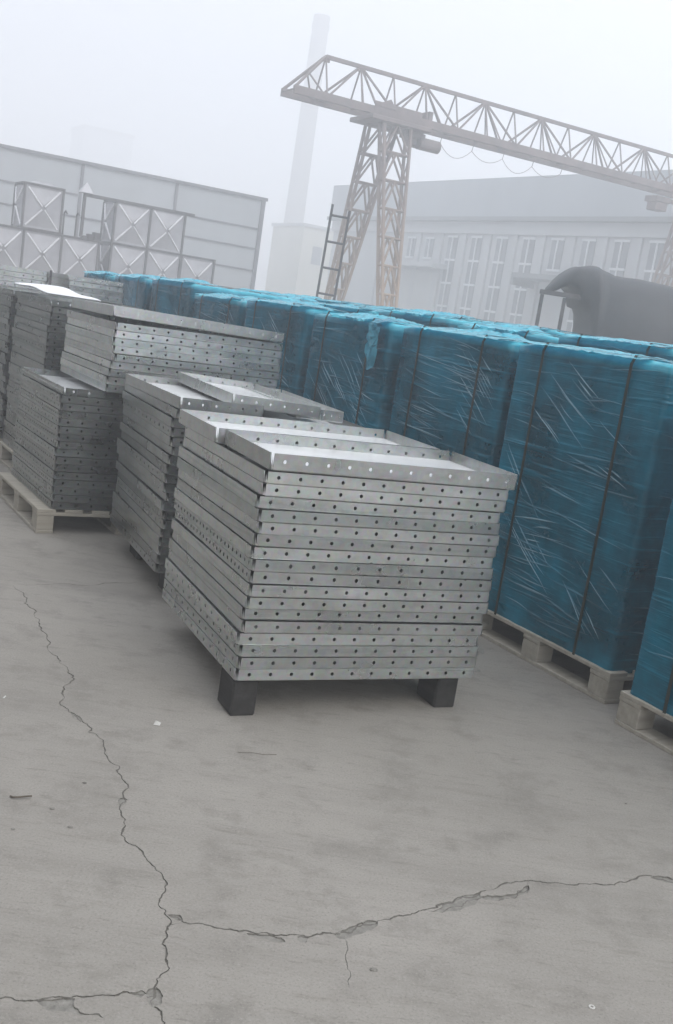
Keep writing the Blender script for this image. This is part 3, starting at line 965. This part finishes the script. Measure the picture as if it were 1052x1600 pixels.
A0 = Vector((1.268, 4.313, 0))
NAMES = ['blue wrapped bale cut off by the photo\'s right edge', 'full blue wrapped bale right of the big stack\'s corner',
         'blue wrapped bale directly behind the top right corner of the big stack', 'blue wrapped bale with a loose hanging film flap behind the big stack',
         'blue wrapped bale touching the end of the bright upper stack', 'blue wrapped bale partly hidden behind the bright upper stack',
         'blue wrapped bale third from the far end of the front row', 'blue wrapped bale next to the far end of the front row', 'blue wrapped bale at the far end of the front row']
hts = [1.0, 1.005, 1.0, 1.0, 1.015, 1.0, 1.06, 1.05, 1.04, 1.03]
k = 0
for i, t in enumerate([-1.215, 0.0, 1.075, 2.14, 3.215, 4.28, 5.35, 6.42, 7.49]):
    c = A0 + BX * t + AX * (-0.125 if i == 0 else random.Random(i).uniform(-0.015, 0.015))
    make_bale((c.x, c.y), 0.141, hts[i], (i + 1) % 3, random.Random(i + 40).uniform(-0.01, 0.01), NAMES[i], 'blue bales of the front row',
              True, 'wooden pallet under the ' + NAMES[i].replace('directly ', '').replace('touching the end of', 'beside').replace('with a loose hanging film flap ', ''))
for row, (off, t0, n, z) in enumerate(((1.10, 1.0, 6, 1.062), (2.20, 3.25, 5, 1.10))):
    for j in range(n):
        c = A0 + AX * off + BX * (t0 + 1.07 * j)
        nm = '%s blue bale from the right in the %s row, its top just showing' % (ORD[j], ('second', 'third')[row])
        make_bale((c.x, c.y), 0.141, z + random.Random(j + row * 9).uniform(-0.012, 0.012), (j + row) % 3, random.Random(j + 80).uniform(-0.02, 0.02), nm, 'blue bales of the rows behind',
                  True, 'wooden pallet under the ' + '%s bale from the right in the %s row' % (ORD[j], ('second', 'third')[row]))

# ------------------------------------------------------------------ tall pressed-panel tanks in the yard
TW, TH = 1.08, 1.22
def tank_panel_mesh(w, h):
    """pressed square panel with a raised X; local x along, y outward (-y), z up"""
    mb = MB()
    g = 0.03
    mb.box((g, -0.012, g), (w - g, 0.02, h - g), 0, 0.0)
    # four pressed facets and the X ribs
    cx, cz = w/2, h/2
    a = [(g+.06, g+.06), (w-g-.06, g+.06), (w-g-.06, h-g-.06), (g+.06, h-g-.06)]
    for i in range(4):
        p, q = a[i], a[(i+1) % 4]
        mx, mz = (p[0]+q[0])/2, (p[1]+q[1])/2
        ix, iz = cx + (mx-cx)*0.16, cz + (mz-cz)*0.16
        mb.add([(p[0], -0.0125, p[1]), (q[0], -0.0125, q[1]), (ix, -0.085, iz)], [(0,1,2)])
    for i in range(4):
        p = a[i]
        q = (cx + (p[0]-cx)*0.08, cz + (p[1]-cz)*0.08)
        mb.tube((p[0], -0.02, p[1]), (q[0], -0.095, q[1]), 0.026, 6, 1)
    return mb.mesh('tank_panel', [TANKSTEEL, TANKRIB])
TPM = tank_panel_mesh(TW, TH)
TO = pix(182, 313, 3.75)
def tank(name_label, s0, t0, nx, ny, z0, nz, group, extra=None):
    o = TO + AX * s0 + BX * t0
    root = empty('panel_tank', (o.x, o.y, z0), R31)
    tag(root, name_label, 'water tank', group)
    for iz in range(nz):
        for ix in range(nx):
            p = obj('panel', TPM, root); p.location = (ix * TW, 0, iz * TH)
        for iy in range(ny):
            p = obj('panel', TPM, root); p.location = (0, (iy + 1) * TW, iz * TH); p.rotation_euler = (0, 0, -math.pi/2)
    mb = MB()
    for ix in range(nx + 1): mb.box((ix*TW - 0.03, -0.05, 0), (ix*TW + 0.03, 0.03, nz*TH))
    for iz in range(nz + 1): mb.box((-0.034, -0.056, iz*TH - 0.03), (nx*TW + 0.034, 0.034, iz*TH + 0.03))
    for iy in range(1, ny + 1): mb.box((-0.05, iy*TW - 0.03, 0.035), (0.028, iy*TW + 0.03, nz*TH - 0.035))
    for iz in range(nz + 1): mb.box((-0.054, 0.04, iz*TH - 0.03), (0.026, ny*TW - 0.035, iz*TH + 0.03))
    mb.build('edge_angle', DARKSTEEL, root)
    mb = MB(); mb.box((0.01, 0.035, nz*TH - 0.02), (nx*TW, ny*TW, nz*TH + 0.012)); mb.build('lid', TANKSTEEL, root)
    mb = MB(); mb.box((nx*TW - 0.02, 0.03, 0), (nx*TW + 0.012, ny*TW, nz*TH - 0.03)); mb.box((0.02, ny*TW - 0.02, 0), (nx*TW - 0.04, ny*TW + 0.01, nz*TH - 0.03)); mb.build('rear_panel', TANKSTEEL, root)
    if extra: extra(root)
    return root
zt3 = 3.75
tiers = zt3 - TH * 3
def extra_c(root):
    mb = MB()
    H2 = 3 * TH
    mb.box((-0.95, -0.06, H2 - 0.05), (2*TW + 0.28, 0.02, H2 + 0.035)); 
    mb.box((-0.95, 0.025, 2*TH + 0.03), (-0.87, 0.10, H2 - 0.052))
    mb.box((-0.95, 0.025, H2 - 0.055), (-0.06, 0.09, H2 + 0.03))
    mb.build('top_beam', DARKSTEEL, root)
    mb = MB(); mb.add([(-1.1, -0.15, H2 + 0.04), (-0.72, -0.15, H2 + 0.04), (-0.72, 0.2, H2 + 0.04), (-1.1, 0.2, H2 + 0.04), (-0.9, 0.02, H2 + 0.34)],
                      [(3,2,1,0), (0,1,4), (1,2,4), (2,3,4), (3,0,4)])
    mb.build('vent_cap', TANKSTEEL, root)
tank('tall pressed steel tank two panels wide under a long dark beam', 0, 0, 2, 1, tiers, 3, 'pressed steel panel tanks', extra_c)
tank('low pressed steel tank at the right end of the tank row', 2*TW + 0.07, 0.1, 1, 1, tiers, 2, 'pressed steel panel tanks')
tank('long low pressed steel tank carrying a single square tank', -3.62, 0.0, 3, 1, tiers - 0.03, 2, 'pressed steel panel tanks')
def extra_b(root):
    mb = MB()
    N = 14
    vs = [(0.12, 0.1, TH + 0.015), (1.0, 0.1, TH + 0.015), (1.0, 0.9, TH + 0.015), (0.12, 0.9, TH + 0.015), (0.35, 0.3, TH + 0.12), (0.75, 0.3, TH + 0.12), (0.75, 0.7, TH + 0.12), (0.35, 0.7, TH + 0.12)]
    mb.add(vs, [(0,1,5,4),(1,2,6,5),(2,3,7,6),(3,0,4,7),(4,5,6,7)]); mb.build('hatch_cover', TANKSTEEL, root)
tank('single square steel tank with a raised hatch standing on the low tank', -2.62, 0.0, 1, 1, tiers - 0.03 + 2*TH + 0.035, 1, 'pressed steel panel tanks', extra_b)
mb = MB()
for s in (-1.38, -1.02):
    mb.path([(s, 0.3, 2*TH + tiers), (s, 0.3, 2*TH + tiers + 0.62), (s + 0.02, 0.24, 2*TH + tiers + 0.7), (s + 0.05, 0.18, 2*TH + tiers + 0.62)], 0.025)
for j in range(3):
    mb.box((-0.80 + 0.17*j, 0.2, 2*TH + tiers + 0.0), (-0.70 + 0.19*j, 0.5, 2*TH + tiers + 0.1 + 0.07*j))
o = mb.build('pipe_fittings', DARKSTEEL); o.location = (TO.x, TO.y, -0.03 + 0.015); o.rotation_euler = (0, 0, R31)
tag(o, 'small pipes and fittings lying on the low steel tank', 'pipe fittings')

# ------------------------------------------------------------------ left shed
def frame_root(name, origin, direction):
    yaw = math.atan2(direction[1], direction[0])
    return empty(name, (origin[0], origin[1], 0), yaw)
LO = (-15.43, 43.28); LD = Vector((0.88, 0.475)).normalized()
shed = frame_root('storage_shed', LO, LD)
tag(shed, 'long pale clad shed behind the steel tanks', 'shed')
mb = MB(); mb.box((-14, 0.0, 0), (11.5, 14, 5.95)); mb.build('wall', CLAD, shed)
mb = MB(); mb.box((-14.2, -0.12, 5.95), (11.62, 14.2, 6.08)); mb.build('roof_edge', CLADSEAM, shed)
for x in (-12.8, -8.8, -4.75, -0.7, 3.33, 7.4):
    mb = MB(); mb.box((x - 0.06, -0.07, 0.05), (x + 0.06, -0.002, 5.94)); mb.build('downpipe', CLADSEAM, shed)
mb = MB(); mb.box((11.36, -0.09, 0), (11.54, -0.003, 5.94)); mb.build('corner_trim', CLADSEAM, shed)
mb = MB()
for z in (1.9, 2.85, 3.82, 4.70):
    for x0, x1 in ((-13.9, -12.9), (-12.7, -8.9), (-8.7, -4.85), (-4.65, -0.8), (-0.6, 3.23), (3.43, 7.3), (7.5, 11.33)):
        if z == 4.70 and x0 < 7 and x0 > 3: continue
        mb.box((x0, -0.055, z - 0.035), (x1, -0.004, z + 0.035))
mb.build('girt', CLADSEAM, shed)

WO = Vector((-6.2, 0.0, 0))
ws = empty('unseen_shade_block', (WO.x, WO.y, 0), R31 + math.pi / 2)  # added out of view to darken the panels' left faces
tag(ws, 'added unseen dark block that shades the panel stacks from the left', 'unseen_shade_block')
mb = MB(); mb.box((-9, 0, 0), (27, 9, 6.5)); mb.build('wall', DARKBRICK, ws)
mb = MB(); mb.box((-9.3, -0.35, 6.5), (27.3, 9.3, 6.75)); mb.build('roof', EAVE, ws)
for k in range(8):
    mb = MB(); mb.box((-7 + 4.2 * k, -0.03, 1.6), (-4.8 + 4.2 * k, -0.004, 4.2)); mb.build('window', GLASS, ws)

# ------------------------------------------------------------------ right factory hall
FO = (1.38, 53.47); FD = Vector((0.54, -0.84)).normalized()
hall = frame_root('factory_hall', FO, FD)
hall.scale = (1.25, 1.25, 1.25); hall.location = (FO[0] * 1.25, FO[1] * 1.25, EYE - EYE * 1.25)
tag(hall, 'long grey factory hall with tall narrow windows behind the crane', 'factory building')
mb = MB(); mb.box((-7.1, 0.0, 0), (34, 16, 6.46)); mb.build('wall', RENDER_, hall)
mb = MB(); mb.box((-7.3, -0.30, 6.64), (34.2, 16.3, 8.30)); mb.build('roof', ROOFMET, hall)
mb = MB(); mb.box((-7.35, -0.42, 6.46), (34.3, 16.4, 6.64)); mb.build('eave', EAVE, hall)  # dark strip: the overhang's shadow line put into its colour
mb = MB(); mb.box((-7.15, -0.16, 5.93), (34.0, -0.003, 6.45)); mb.build('cornice', RENDER_, hall)
mb = MB()
for k in range(-4, 18):
    x = 4.72 + 1.77 * k
    mb.box((x - 0.16, -0.10, 0.1), (x + 0.16, -0.002, 5.92))
mb.build('pilaster', RENDER_, hall)
def window(x, z0, z1, w, trans):
    mb = MB(); 
    mb.box((x - w/2, -0.03, z0), (x + w/2, -0.004, z1), 0)
    pane = mb
    fr = MB()
    t = 0.05
    fr.box((x - 0.035, -0.07, z0 + t), (x + 0.035, -0.032, z1 - t))
    for j in range(trans + 1):
        z = z0 + (z1 - z0) * j / trans
        fr.box((x - w/2 - 0.03, -0.075, z - 0.045), (x + w/2 + 0.03, -0.031, z + 0.045))
    f = fr.build('window', WINFRAME, hall)
    pane.build('pane', GLASS, f)
for k in range(0, 17):
    x = 3.84 + 1.77 * k
    if k == 4: window(x, 4.55, 5.80, 0.72, 1)
    else: window(x, 1.55, 5.80, 0.72, 4)
for x in (0.55, 2.05): window(x, 4.75, 5.70, 0.62, 1)
mb = MB(); mb.box((0.45, -0.09, 0.0), (3.2, -0.003, 4.15)); mb.build('door', DOORM, hall)
mb = MB(); mb.box((-0.3, -0.9, 4.28), (3.8, -0.004, 4.48)); mb.build('door_canopy', RENDER_, hall)
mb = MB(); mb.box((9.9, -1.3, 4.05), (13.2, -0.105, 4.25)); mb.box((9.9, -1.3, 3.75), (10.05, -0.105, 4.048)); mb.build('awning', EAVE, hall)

# ------------------------------------------------------------------ chimney and far blocks
cb = Vector((-10.75, 135.0, 0))
ch = empty('brick_chimney', cb)
tag(ch, 'tall round factory chimney fading into the fog', 'chimney')
mb = MB()
N = 28
prof = [(0, 1.36), (8, 1.26), (16, 1.18), (24, 1.10), (32, 1.02), (34.6, 0.99), (34.6, 1.06), (35.2, 1.06), (35.2, 1.0), (36.2, 1.0), (36.2, 0.75), (33, 0.75)]
vs = []
for z, r in prof: vs += [(r*math.cos(2*math.pi*k/N), r*math.sin(2*math.pi*k/N), z) for k in range(N)]
mb.add(vs, [(j*N+k, j*N+(k+1) % N, (j+1)*N+(k+1) % N, (j+1)*N+k) for j in range(len(prof)-1) for k in range(N)])
mb.build('shaft', CHIM, ch, smooth=False)
bh = empty('boiler_house', (-6.2, 92.0, 0), R31)
tag(bh, 'pale cream boiler house at the foot of the chimney', 'building')
mb = MB(); mb.box((-0.2, 0, 0), (4.6, 6, 8.4)); mb.build('wall', YELLOWISH, bh)
mb = MB(); mb.box((-0.35, -0.15, 8.4), (4.75, 6.15, 8.65)); mb.build('roof', RENDER_, bh)
mb = MB()
for x in (0.9, 2.7): mb.box((x, -0.05, 5.4), (x + 0.9, -0.003, 6.9))
mb.build('window', GLASS, bh)
bt = empty('far_block', (-57.5, 205.0, 0), R31)
tag(bt, 'faint square block standing far beyond the shed in fog', 'building')
mb = MB(); mb.box((0, 0, 0), (9.5, 9, 28.5)); mb.build('wall', RENDER_, bt)
mb = MB(); mb.box((-0.2, -0.2, 28.5), (9.7, 9.2, 29.2)); mb.build('roof', CHIM, bt)

# ------------------------------------------------------------------ gantry crane
GO = Vector((-3.47, 34.29, 0))
GD = Vector((0.87, 0.49, 0)).normalized(); GN = Vector((-GD.y, GD.x, 0))
gy = math.atan2(GD.y, GD.x)
crane = empty('gantry_crane', (GO.x, GO.y, 0), gy)
tag(crane, 'tan lattice gantry crane with a long truss girder', 'gantry crane')
ZB, ZT, HW, MOD = 8.0, 9.27, 0.45, 2.46
GL = 21.5
mb = MB()
mb.box((1.14, -0.06, ZT - 0.06), (GL, 0.06, ZT + 0.05)); mb.build('top_chord', CRANEGREY, crane)
for s in (-1, 1):
    mb = MB(); y = s * HW
    mb.box((0.0, y - 0.07, ZB - 0.12), (GL + 0.4, y + 0.07, ZB + 0.12)); mb.build('bottom_chord', CRANEGREY, crane)
mb = MB()
nodes = [1.14 + 1.27 + MOD * k for k in range(9)]
r1, r2 = 0.038, 0.028
for s in (-1, 1):
    y = s * HW
    mb.tube((1.14, 0, ZT), (0.05, y, ZB + 0.1), 0.05, 6)
    mb.tube((1.14, 0, ZT), (1.14, y, ZB + 0.1), r2, 6)
    mb.tube((0.55, 0, (ZT + ZB)/2 + 0.1), (1.0, y, ZB + 0.1), r2, 6)
    for x in nodes:
        if x > GL: continue
        mb.tube((x, 0, ZT), (x - MOD/2 + 0.06, y, ZB + 0.1), r1, 6)
        mb.tube((x, 0, ZT), (x + MOD/2 - 0.06, y, ZB + 0.1), r1, 6)
        mb.tube((x, 0, ZT), (x, y, ZB + 0.1), r2, 6)
        mb.tube((x, 0, ZT), (x + 0.55, y, ZB + 0.1), r2 * 0.9, 6)
        if x + MOD/2 < GL: mb.tube((x + MOD/2, 0, ZT), (x + MOD/2, y, ZB + 0.1), r2, 6)
x = 0.0
flip = 1
while x < GL:
    mb.tube((x, -HW, ZB), (x, HW, ZB), r2, 6)
    mb.tube((x, -HW*flip, ZB), (min(x + MOD/2, GL), HW*flip, ZB), r2, 6)
    x += MOD/2; flip = -flip
mb.build('bracing', CRANEGREY, crane)
for x in nodes + [1.14]:
    mb = MB(); mb.box((x - 0.14, -0.035, ZT - 0.16), (x + 0.14, 0.035, ZT - 0.062)); mb.build('gusset_plate', CRANEGREY, crane)
def leg(sc_, sgn):
    """tapering lattice leg, wide at the girder, narrow at the wheel"""
    top = [(sc_ - 0.98, sgn*0.62), (sc_ + 0.98, sgn*0.62), (sc_ + 0.98, sgn*0.30), (sc_ - 0.98, sgn*0.30)]
    ft, fb = sc_ - 0.12, sgn * 2.2
    bot = [(ft - 0.2, fb + sgn*0.14), (ft + 0.2, fb + sgn*0.14), (ft + 0.2, fb - sgn*0.14), (ft - 0.2, fb - sgn*0.14)]
    z1, z0 = ZB - 0.30, 0.55
    if True:
        top = [(sc_ + (x - sc_) * 0.52, y) for x, y in top]
    def P(i, t):
        a, b = top[i], bot[i]
        return Vector((a[0] + (b[0]-a[0])*t, a[1] + (b[1]-a[1])*t, z1 + (z0-z1)*t))
    mb = MB()
    for i in range(4): mb.tube(P(i, 0), P(i, 1), 0.065, 6)
    n = 8
    for k in range(n + 1):
        t = k / n
        for i in range(4): mb.tube(P(i, t), P((i+1) % 4, t), 0.036, 6)
    for k in range(n):
        t0, t1 = k/n, (k+1)/n
        for i in (0, 2):
            m_ = (P(i, t0) + P((i+1) % 4, t0)) / 2
            mb.tube(m_, P(i, t1), 0.036, 6); mb.tube(m_, P((i+1) % 4, t1), 0.036, 6)
        for i in (1, 3):
            p, q = (i, (i+1) % 4) if k % 2 else ((i+1) % 4, i)
            mb.tube(P(p, t0), P(q, t1), 0.024, 6)
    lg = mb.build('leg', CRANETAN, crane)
    mb = MB(); mb.box((ft - 0.5, fb - 0.13, 0.16), (ft + 0.5, fb + 0.13, 0.54), c=0.02)
    for x in (ft - 0.33, ft + 0.33): mb.tube((x, fb - 0.07, 0.165), (x, fb + 0.07, 0.165), 0.165, 16)
    mb.build('wheel_bogie', CRANEGREY, lg)
for sc_ in (3.72, 18.2):
    for sg in (-1, 1): leg(sc_, sg)
for sc_ in (3.72, 18.2):
    mb = MB()
    mb.box((sc_ - 1.05, -0.78, ZB - 0.30), (sc_ + 1.2, 0.78, ZB - 0.165), c=0.015)
    mb.box((sc_ - 0.9, -0.535, ZB - 0.16), (sc_ + 0.9, -0.525, ZB + 0.28))
    mb.add([(sc_ - 0.9, -0.54, ZB + 0.14), (sc_ - 0.1, -0.54, ZB + 0.14), (sc_ - 0.35, -0.54, ZB + 0.42),
            (sc_ - 0.9, -0.56, ZB + 0.14), (sc_ - 0.1, -0.56, ZB + 0.14), (sc_ - 0.35, -0.56, ZB + 0.42)], [(0,1,2), (5,4,3), (0,3,4,1), (1,4,5,2), (2,5,3,0)])
    mb.build('saddle_beam', CRANEGREY, crane)
mb = MB()
mb.box((4.35, -0.32, ZB - 0.48), (5.0, 0.32, ZB - 0.31), c=0.02)
mb.box((4.5, -0.22, ZB - 0.72), (5.15, 0.22, ZB - 0.482), c=0.03)
mb.tube((4.75, -0.30, ZB - 0.62), (5.55, -0.30, ZB - 0.62), 0.20, 16)
mb.box((5.05, -0.24, ZB - 0.165), (5.2, 0.24, ZB + 0.45))
mb.build('hoist_trolley', CRANEGREY, crane)
mb = MB()
mb.box((15.5, -0.32, ZB - 0.52), (16.25, 0.32, ZB - 0.31), c=0.02)
mb.box((15.6, -0.26, ZB - 0.82), (16.2, 0.26, ZB - 0.522), c=0.03)
mb.build('hoist_trolley', CRANEGREY, crane)
mb = MB()
def sag(x0, x1, z0, z1, d, n=8): return [(x0 + (x1-x0)*k/n, -0.3, z0 + (z1-z0)*k/n - d*4*(k/n)*(1-k/n)) for k in range(n+1)]
xs = [5.6, 6.9, 8.2, 9.5, 10.8]
for a_, b_ in zip(xs[:-1], xs[1:]): mb.path(sag(a_, b_, ZB - 0.45, ZB - 0.45, 0.16 + 0.22 * ((a_ * 7.3) % 1)), 0.009, 5)
for a_ in xs: mb.tube((a_, -0.3, ZB - 0.45), (a_, -0.38, ZB - 0.17), 0.012, 5)
mb.build('cable', CRANEGREY, crane)

# ------------------------------------------------------------------ ladder, tarpaulin, frame
o = empty('steel_ladder', (-0.86, 20.0, 0), 0.0)
tag(o, 'dark steel ladder standing upright behind the blue bales', 'ladder')
ang = 0.05
for x in (-0.16, 0.17):
    mb = MB(); mb.box((x - 0.022, -0.03, 0), (x + 0.022, 0.03, 3.42 if x < 0 else 3.36), c=0.004)
    r = mb.build('rail', DARKSTEEL, o); r.rotation_euler = (0, math.radians(-1.6) * -1, 0)
for k in range(7):
    z = 0.38 + 0.475 * k
    mb = MB(); mb.tube((-0.16 + z * 0.028, 0, z), (0.17 + z * 0.028, 0, z - 0.01), 0.022, 8); mb.build('rung', DARKSTEEL, o)

def tarp():
    mb = MB()
    # stations along x: (x, top z, bottom z, half depth)
    st = [(2.83, 2.40, 2.33, 0.10), (2.88, 2.46, 2.33, 0.26), (2.96, 2.57, 2.36, 0.42), (3.04, 2.66, 2.42, 0.52), (3.12, 2.73, 2.44, 0.60), (3.20, 2.785, 2.38, 0.66), (3.27, 2.80, 2.28, 0.70),
          (3.31, 2.81, 2.15, 0.74), (3.40, 2.83, 2.12, 0.78), (3.48, 2.835, 1.98, 0.82), (3.53, 2.83, 1.72, 0.86), (3.56, 2.82, 1.2, 0.90), (3.60, 2.80, 0.0, 0.95), (3.70, 2.775, 0.0, 1.02), (3.80, 2.74, 0.0, 1.10), (3.95, 2.73, 0.0, 1.15),
          (4.15, 2.74, 0.0, 1.2), (4.4, 2.73, 0.0, 1.22), (4.7, 2.70, 0.0, 1.25), (5.1, 2.68, 0.0, 1.25), (5.6, 2.66, 0.0, 1.25), (6.1, 2.60, 0.0, 1.2), (6.4, 2.3, 0.0, 1.0), (6.5, 1.6, 0.0, 0.5)]
    n = 28
    vs = []
    for si, (x, zt_, zb_, hd) in enumerate(st):
        for k in range(n):
            a = 2*math.pi*k/n
            ca, sa = math.cos(a), math.sin(a)
            e = 0.62
            y = hd * math.copysign(abs(ca) ** e, ca)
            z = (zt_ + zb_)/2 + (zt_ - zb_)/2 * math.copysign(abs(sa) ** (0.8 if sa > 0 else 0.5), sa)
            q = Vector((x*2.2, y*2.2, z*2.2))
            w = noise.noise(q) * 0.05 + noise.noise(q * 2.7) * 0.025
            fold = 0.03 * math.sin(x*9 + z*3) * (1 - abs(sa))
            vs.append((x + w*0.3, 17.6 + y + math.copysign(w + fold, ca) , max(z + w*0.25, 0.002)))
    fs = [(j*n+k, j*n+(k+1) % n, (j+1)*n+(k+1) % n, (j+1)*n+k) for j in range(len(st)-1) for k in range(n)]
    fs += [tuple(range(n-1, -1, -1)), tuple((len(st)-1)*n + k for k in range(n))]
    mb.add(vs, fs)
    o = mb.build('tarpaulin', TARP, smooth=True)
    tag(o, 'dark grey tarpaulin draped over a tall heap, its flap hanging over a frame', 'tarpaulin')
tarp()
fr = empty('post_and_rail', (2.78, 17.0, 0), 0.0)
tag(fr, 'slim steel frame of two posts and a rail under the tarpaulin flap', 'steel frame')
for x in (-0.09, 0.27):
    mb = MB(); mb.box((x - 0.026, -0.026, 0), (x + 0.026, 0.026, 2.255 if x < 0 else 2.25)); mb.build('post', DARKSTEEL, fr)
mb = MB(); mb.box((-0.13, -0.045, 2.26), (0.62, 0.045, 2.33), c=0.004); mb.build('rail', DARKSTEEL, fr)

# ------------------------------------------------------------------ litter on the concrete
def at_px(o, X, Y, z=0.0):
    p = pix(X, Y); o.location = (p.x, p.y, z)
mb = MB(); mb.add([(-.010,-.008,0.001),(.012,-.010,0.002),(.013,.008,0.005),(-.008,.010,0.008),(-.002,0,0.014)], [(0,1,4),(1,2,4),(2,3,4),(3,0,4),(3,2,1,0)])
o = mb.build('paper_scrap', PAPER); at_px(o, 245, 1132); tag(o, 'small crumpled white scrap on open concrete left of the big stack', 'scrap', None)
mb = MB(); mb.path([(-.028,-.004,0.004),(-.018,-.010,0.005),(-.006,-.008,0.006),(0.03,0.008,0.008)], 0.0028, 6)
o = mb.build('bent_twig', TWIG); at_px(o, 32, 1247, 0); tag(o, 'short bent brown twig lying on the concrete', 'twig')
mb = MB(); mb.path([(-.065,0.0,0.003),(-.02,0.004,0.004),(0.02,-0.002,0.003),(0.065,0.006,0.003)], 0.0009, 6)
o = mb.build('thin_stick', TWIG); at_px(o, 402, 1179, 0); o.rotation_euler = (0, 0, 0.18); tag(o, 'thin straight straw on the concrete before the big stack', 'straw')
mb = MB()
n = 18; vs = []
for r, z in ((.0075, 0.0005), (.0075, .0022), (.0040, .0022), (.0040, .0005)): vs += [(r*math.cos(2*math.pi*k/n), r*math.sin(2*math.pi*k/n), z) for k in range(n)]
mb.add(vs, [(j*n+k, j*n+(k+1) % n, ((j+1) % 4)*n+(k+1) % n, ((j+1) % 4)*n+k) for j in range(4) for k in range(n)])
o = mb.build('steel_washer', PAPER); at_px(o, 925, 1574); tag(o, 'small pale ring washer lying below the long crack', 'washer')
mb = MB(); mb.box((-.003,-.012,0.0),(.003,.012,.004), c=0.002)
o = mb.build('paper_scrap', PAPER); at_px(o, 7, 1090); tag(o, 'tiny white sliver on the concrete at the far left', 'scrap')
for X, Y, s, lb in ((132,1224,.006,'dark pebble lying alone left of the long crack'), (82,1264,.007,'flat stone below the twig, left of its neighbour'), (110,1293,.007,'flat stone below the twig, nearest the crack'),
                    (20,1296,.006,'small flat stone near the left edge below the twig'), (978,1256,.004,'tiny dark stone before the blue bales'),
                    (584,1516,.009,'dark flat stone below the spalled crack')):
    mb = MB(); r_ = random.Random(int(X))
    vs = []
    m = 8
    for z, f in ((0, 0.9), (0.35, 1.0), (0.7, 0.6)):
        vs += [(s*f*math.cos(2*math.pi*k/m)*r_.uniform(.8, 1.3), s*f*0.7*math.sin(2*math.pi*k/m)*r_.uniform(.8, 1.2), s*z*0.7 + 0.0005) for k in range(m)]
    mb.add(vs, [(j*m+k, j*m+(k+1) % m, (j+1)*m+(k+1) % m, (j+1)*m+k) for j in range(2) for k in range(m)] + [tuple(range(2*m, 3*m)), tuple(range(m-1, -1, -1))])
    o = mb.build('pebble', PAPER if 'pale' in lb else SPALL if 'flat' in lb else DIRT); at_px(o, X, Y); tag(o, lb, 'stone', 'small stones on the concrete')

# ------------------------------------------------------------------ fog
HAZE_DENSITY = 0.0140
m = bpy.data.materials.new('fog'); m.use_nodes = True
nt = m.node_tree; nt.nodes.clear()
vol = nt.nodes.new('ShaderNodeVolumePrincipled')
vol.inputs['Color'].default_value = (0.955, 0.972, 0.995, 1)
vol.inputs['Density'].default_value = HAZE_DENSITY
vol.inputs['Anisotropy'].default_value = 0.4
out = nt.nodes.new('ShaderNodeOutputMaterial')
nt.links.new(vol.outputs[0], out.inputs['Volume'])
mb = MB(); mb.box((-220, -120, -1.0), (220, 420, 37.5))
o = mb.build('haze', m)
tag(o, 'pale grey fog filling the yard', None, None, 'stuff')
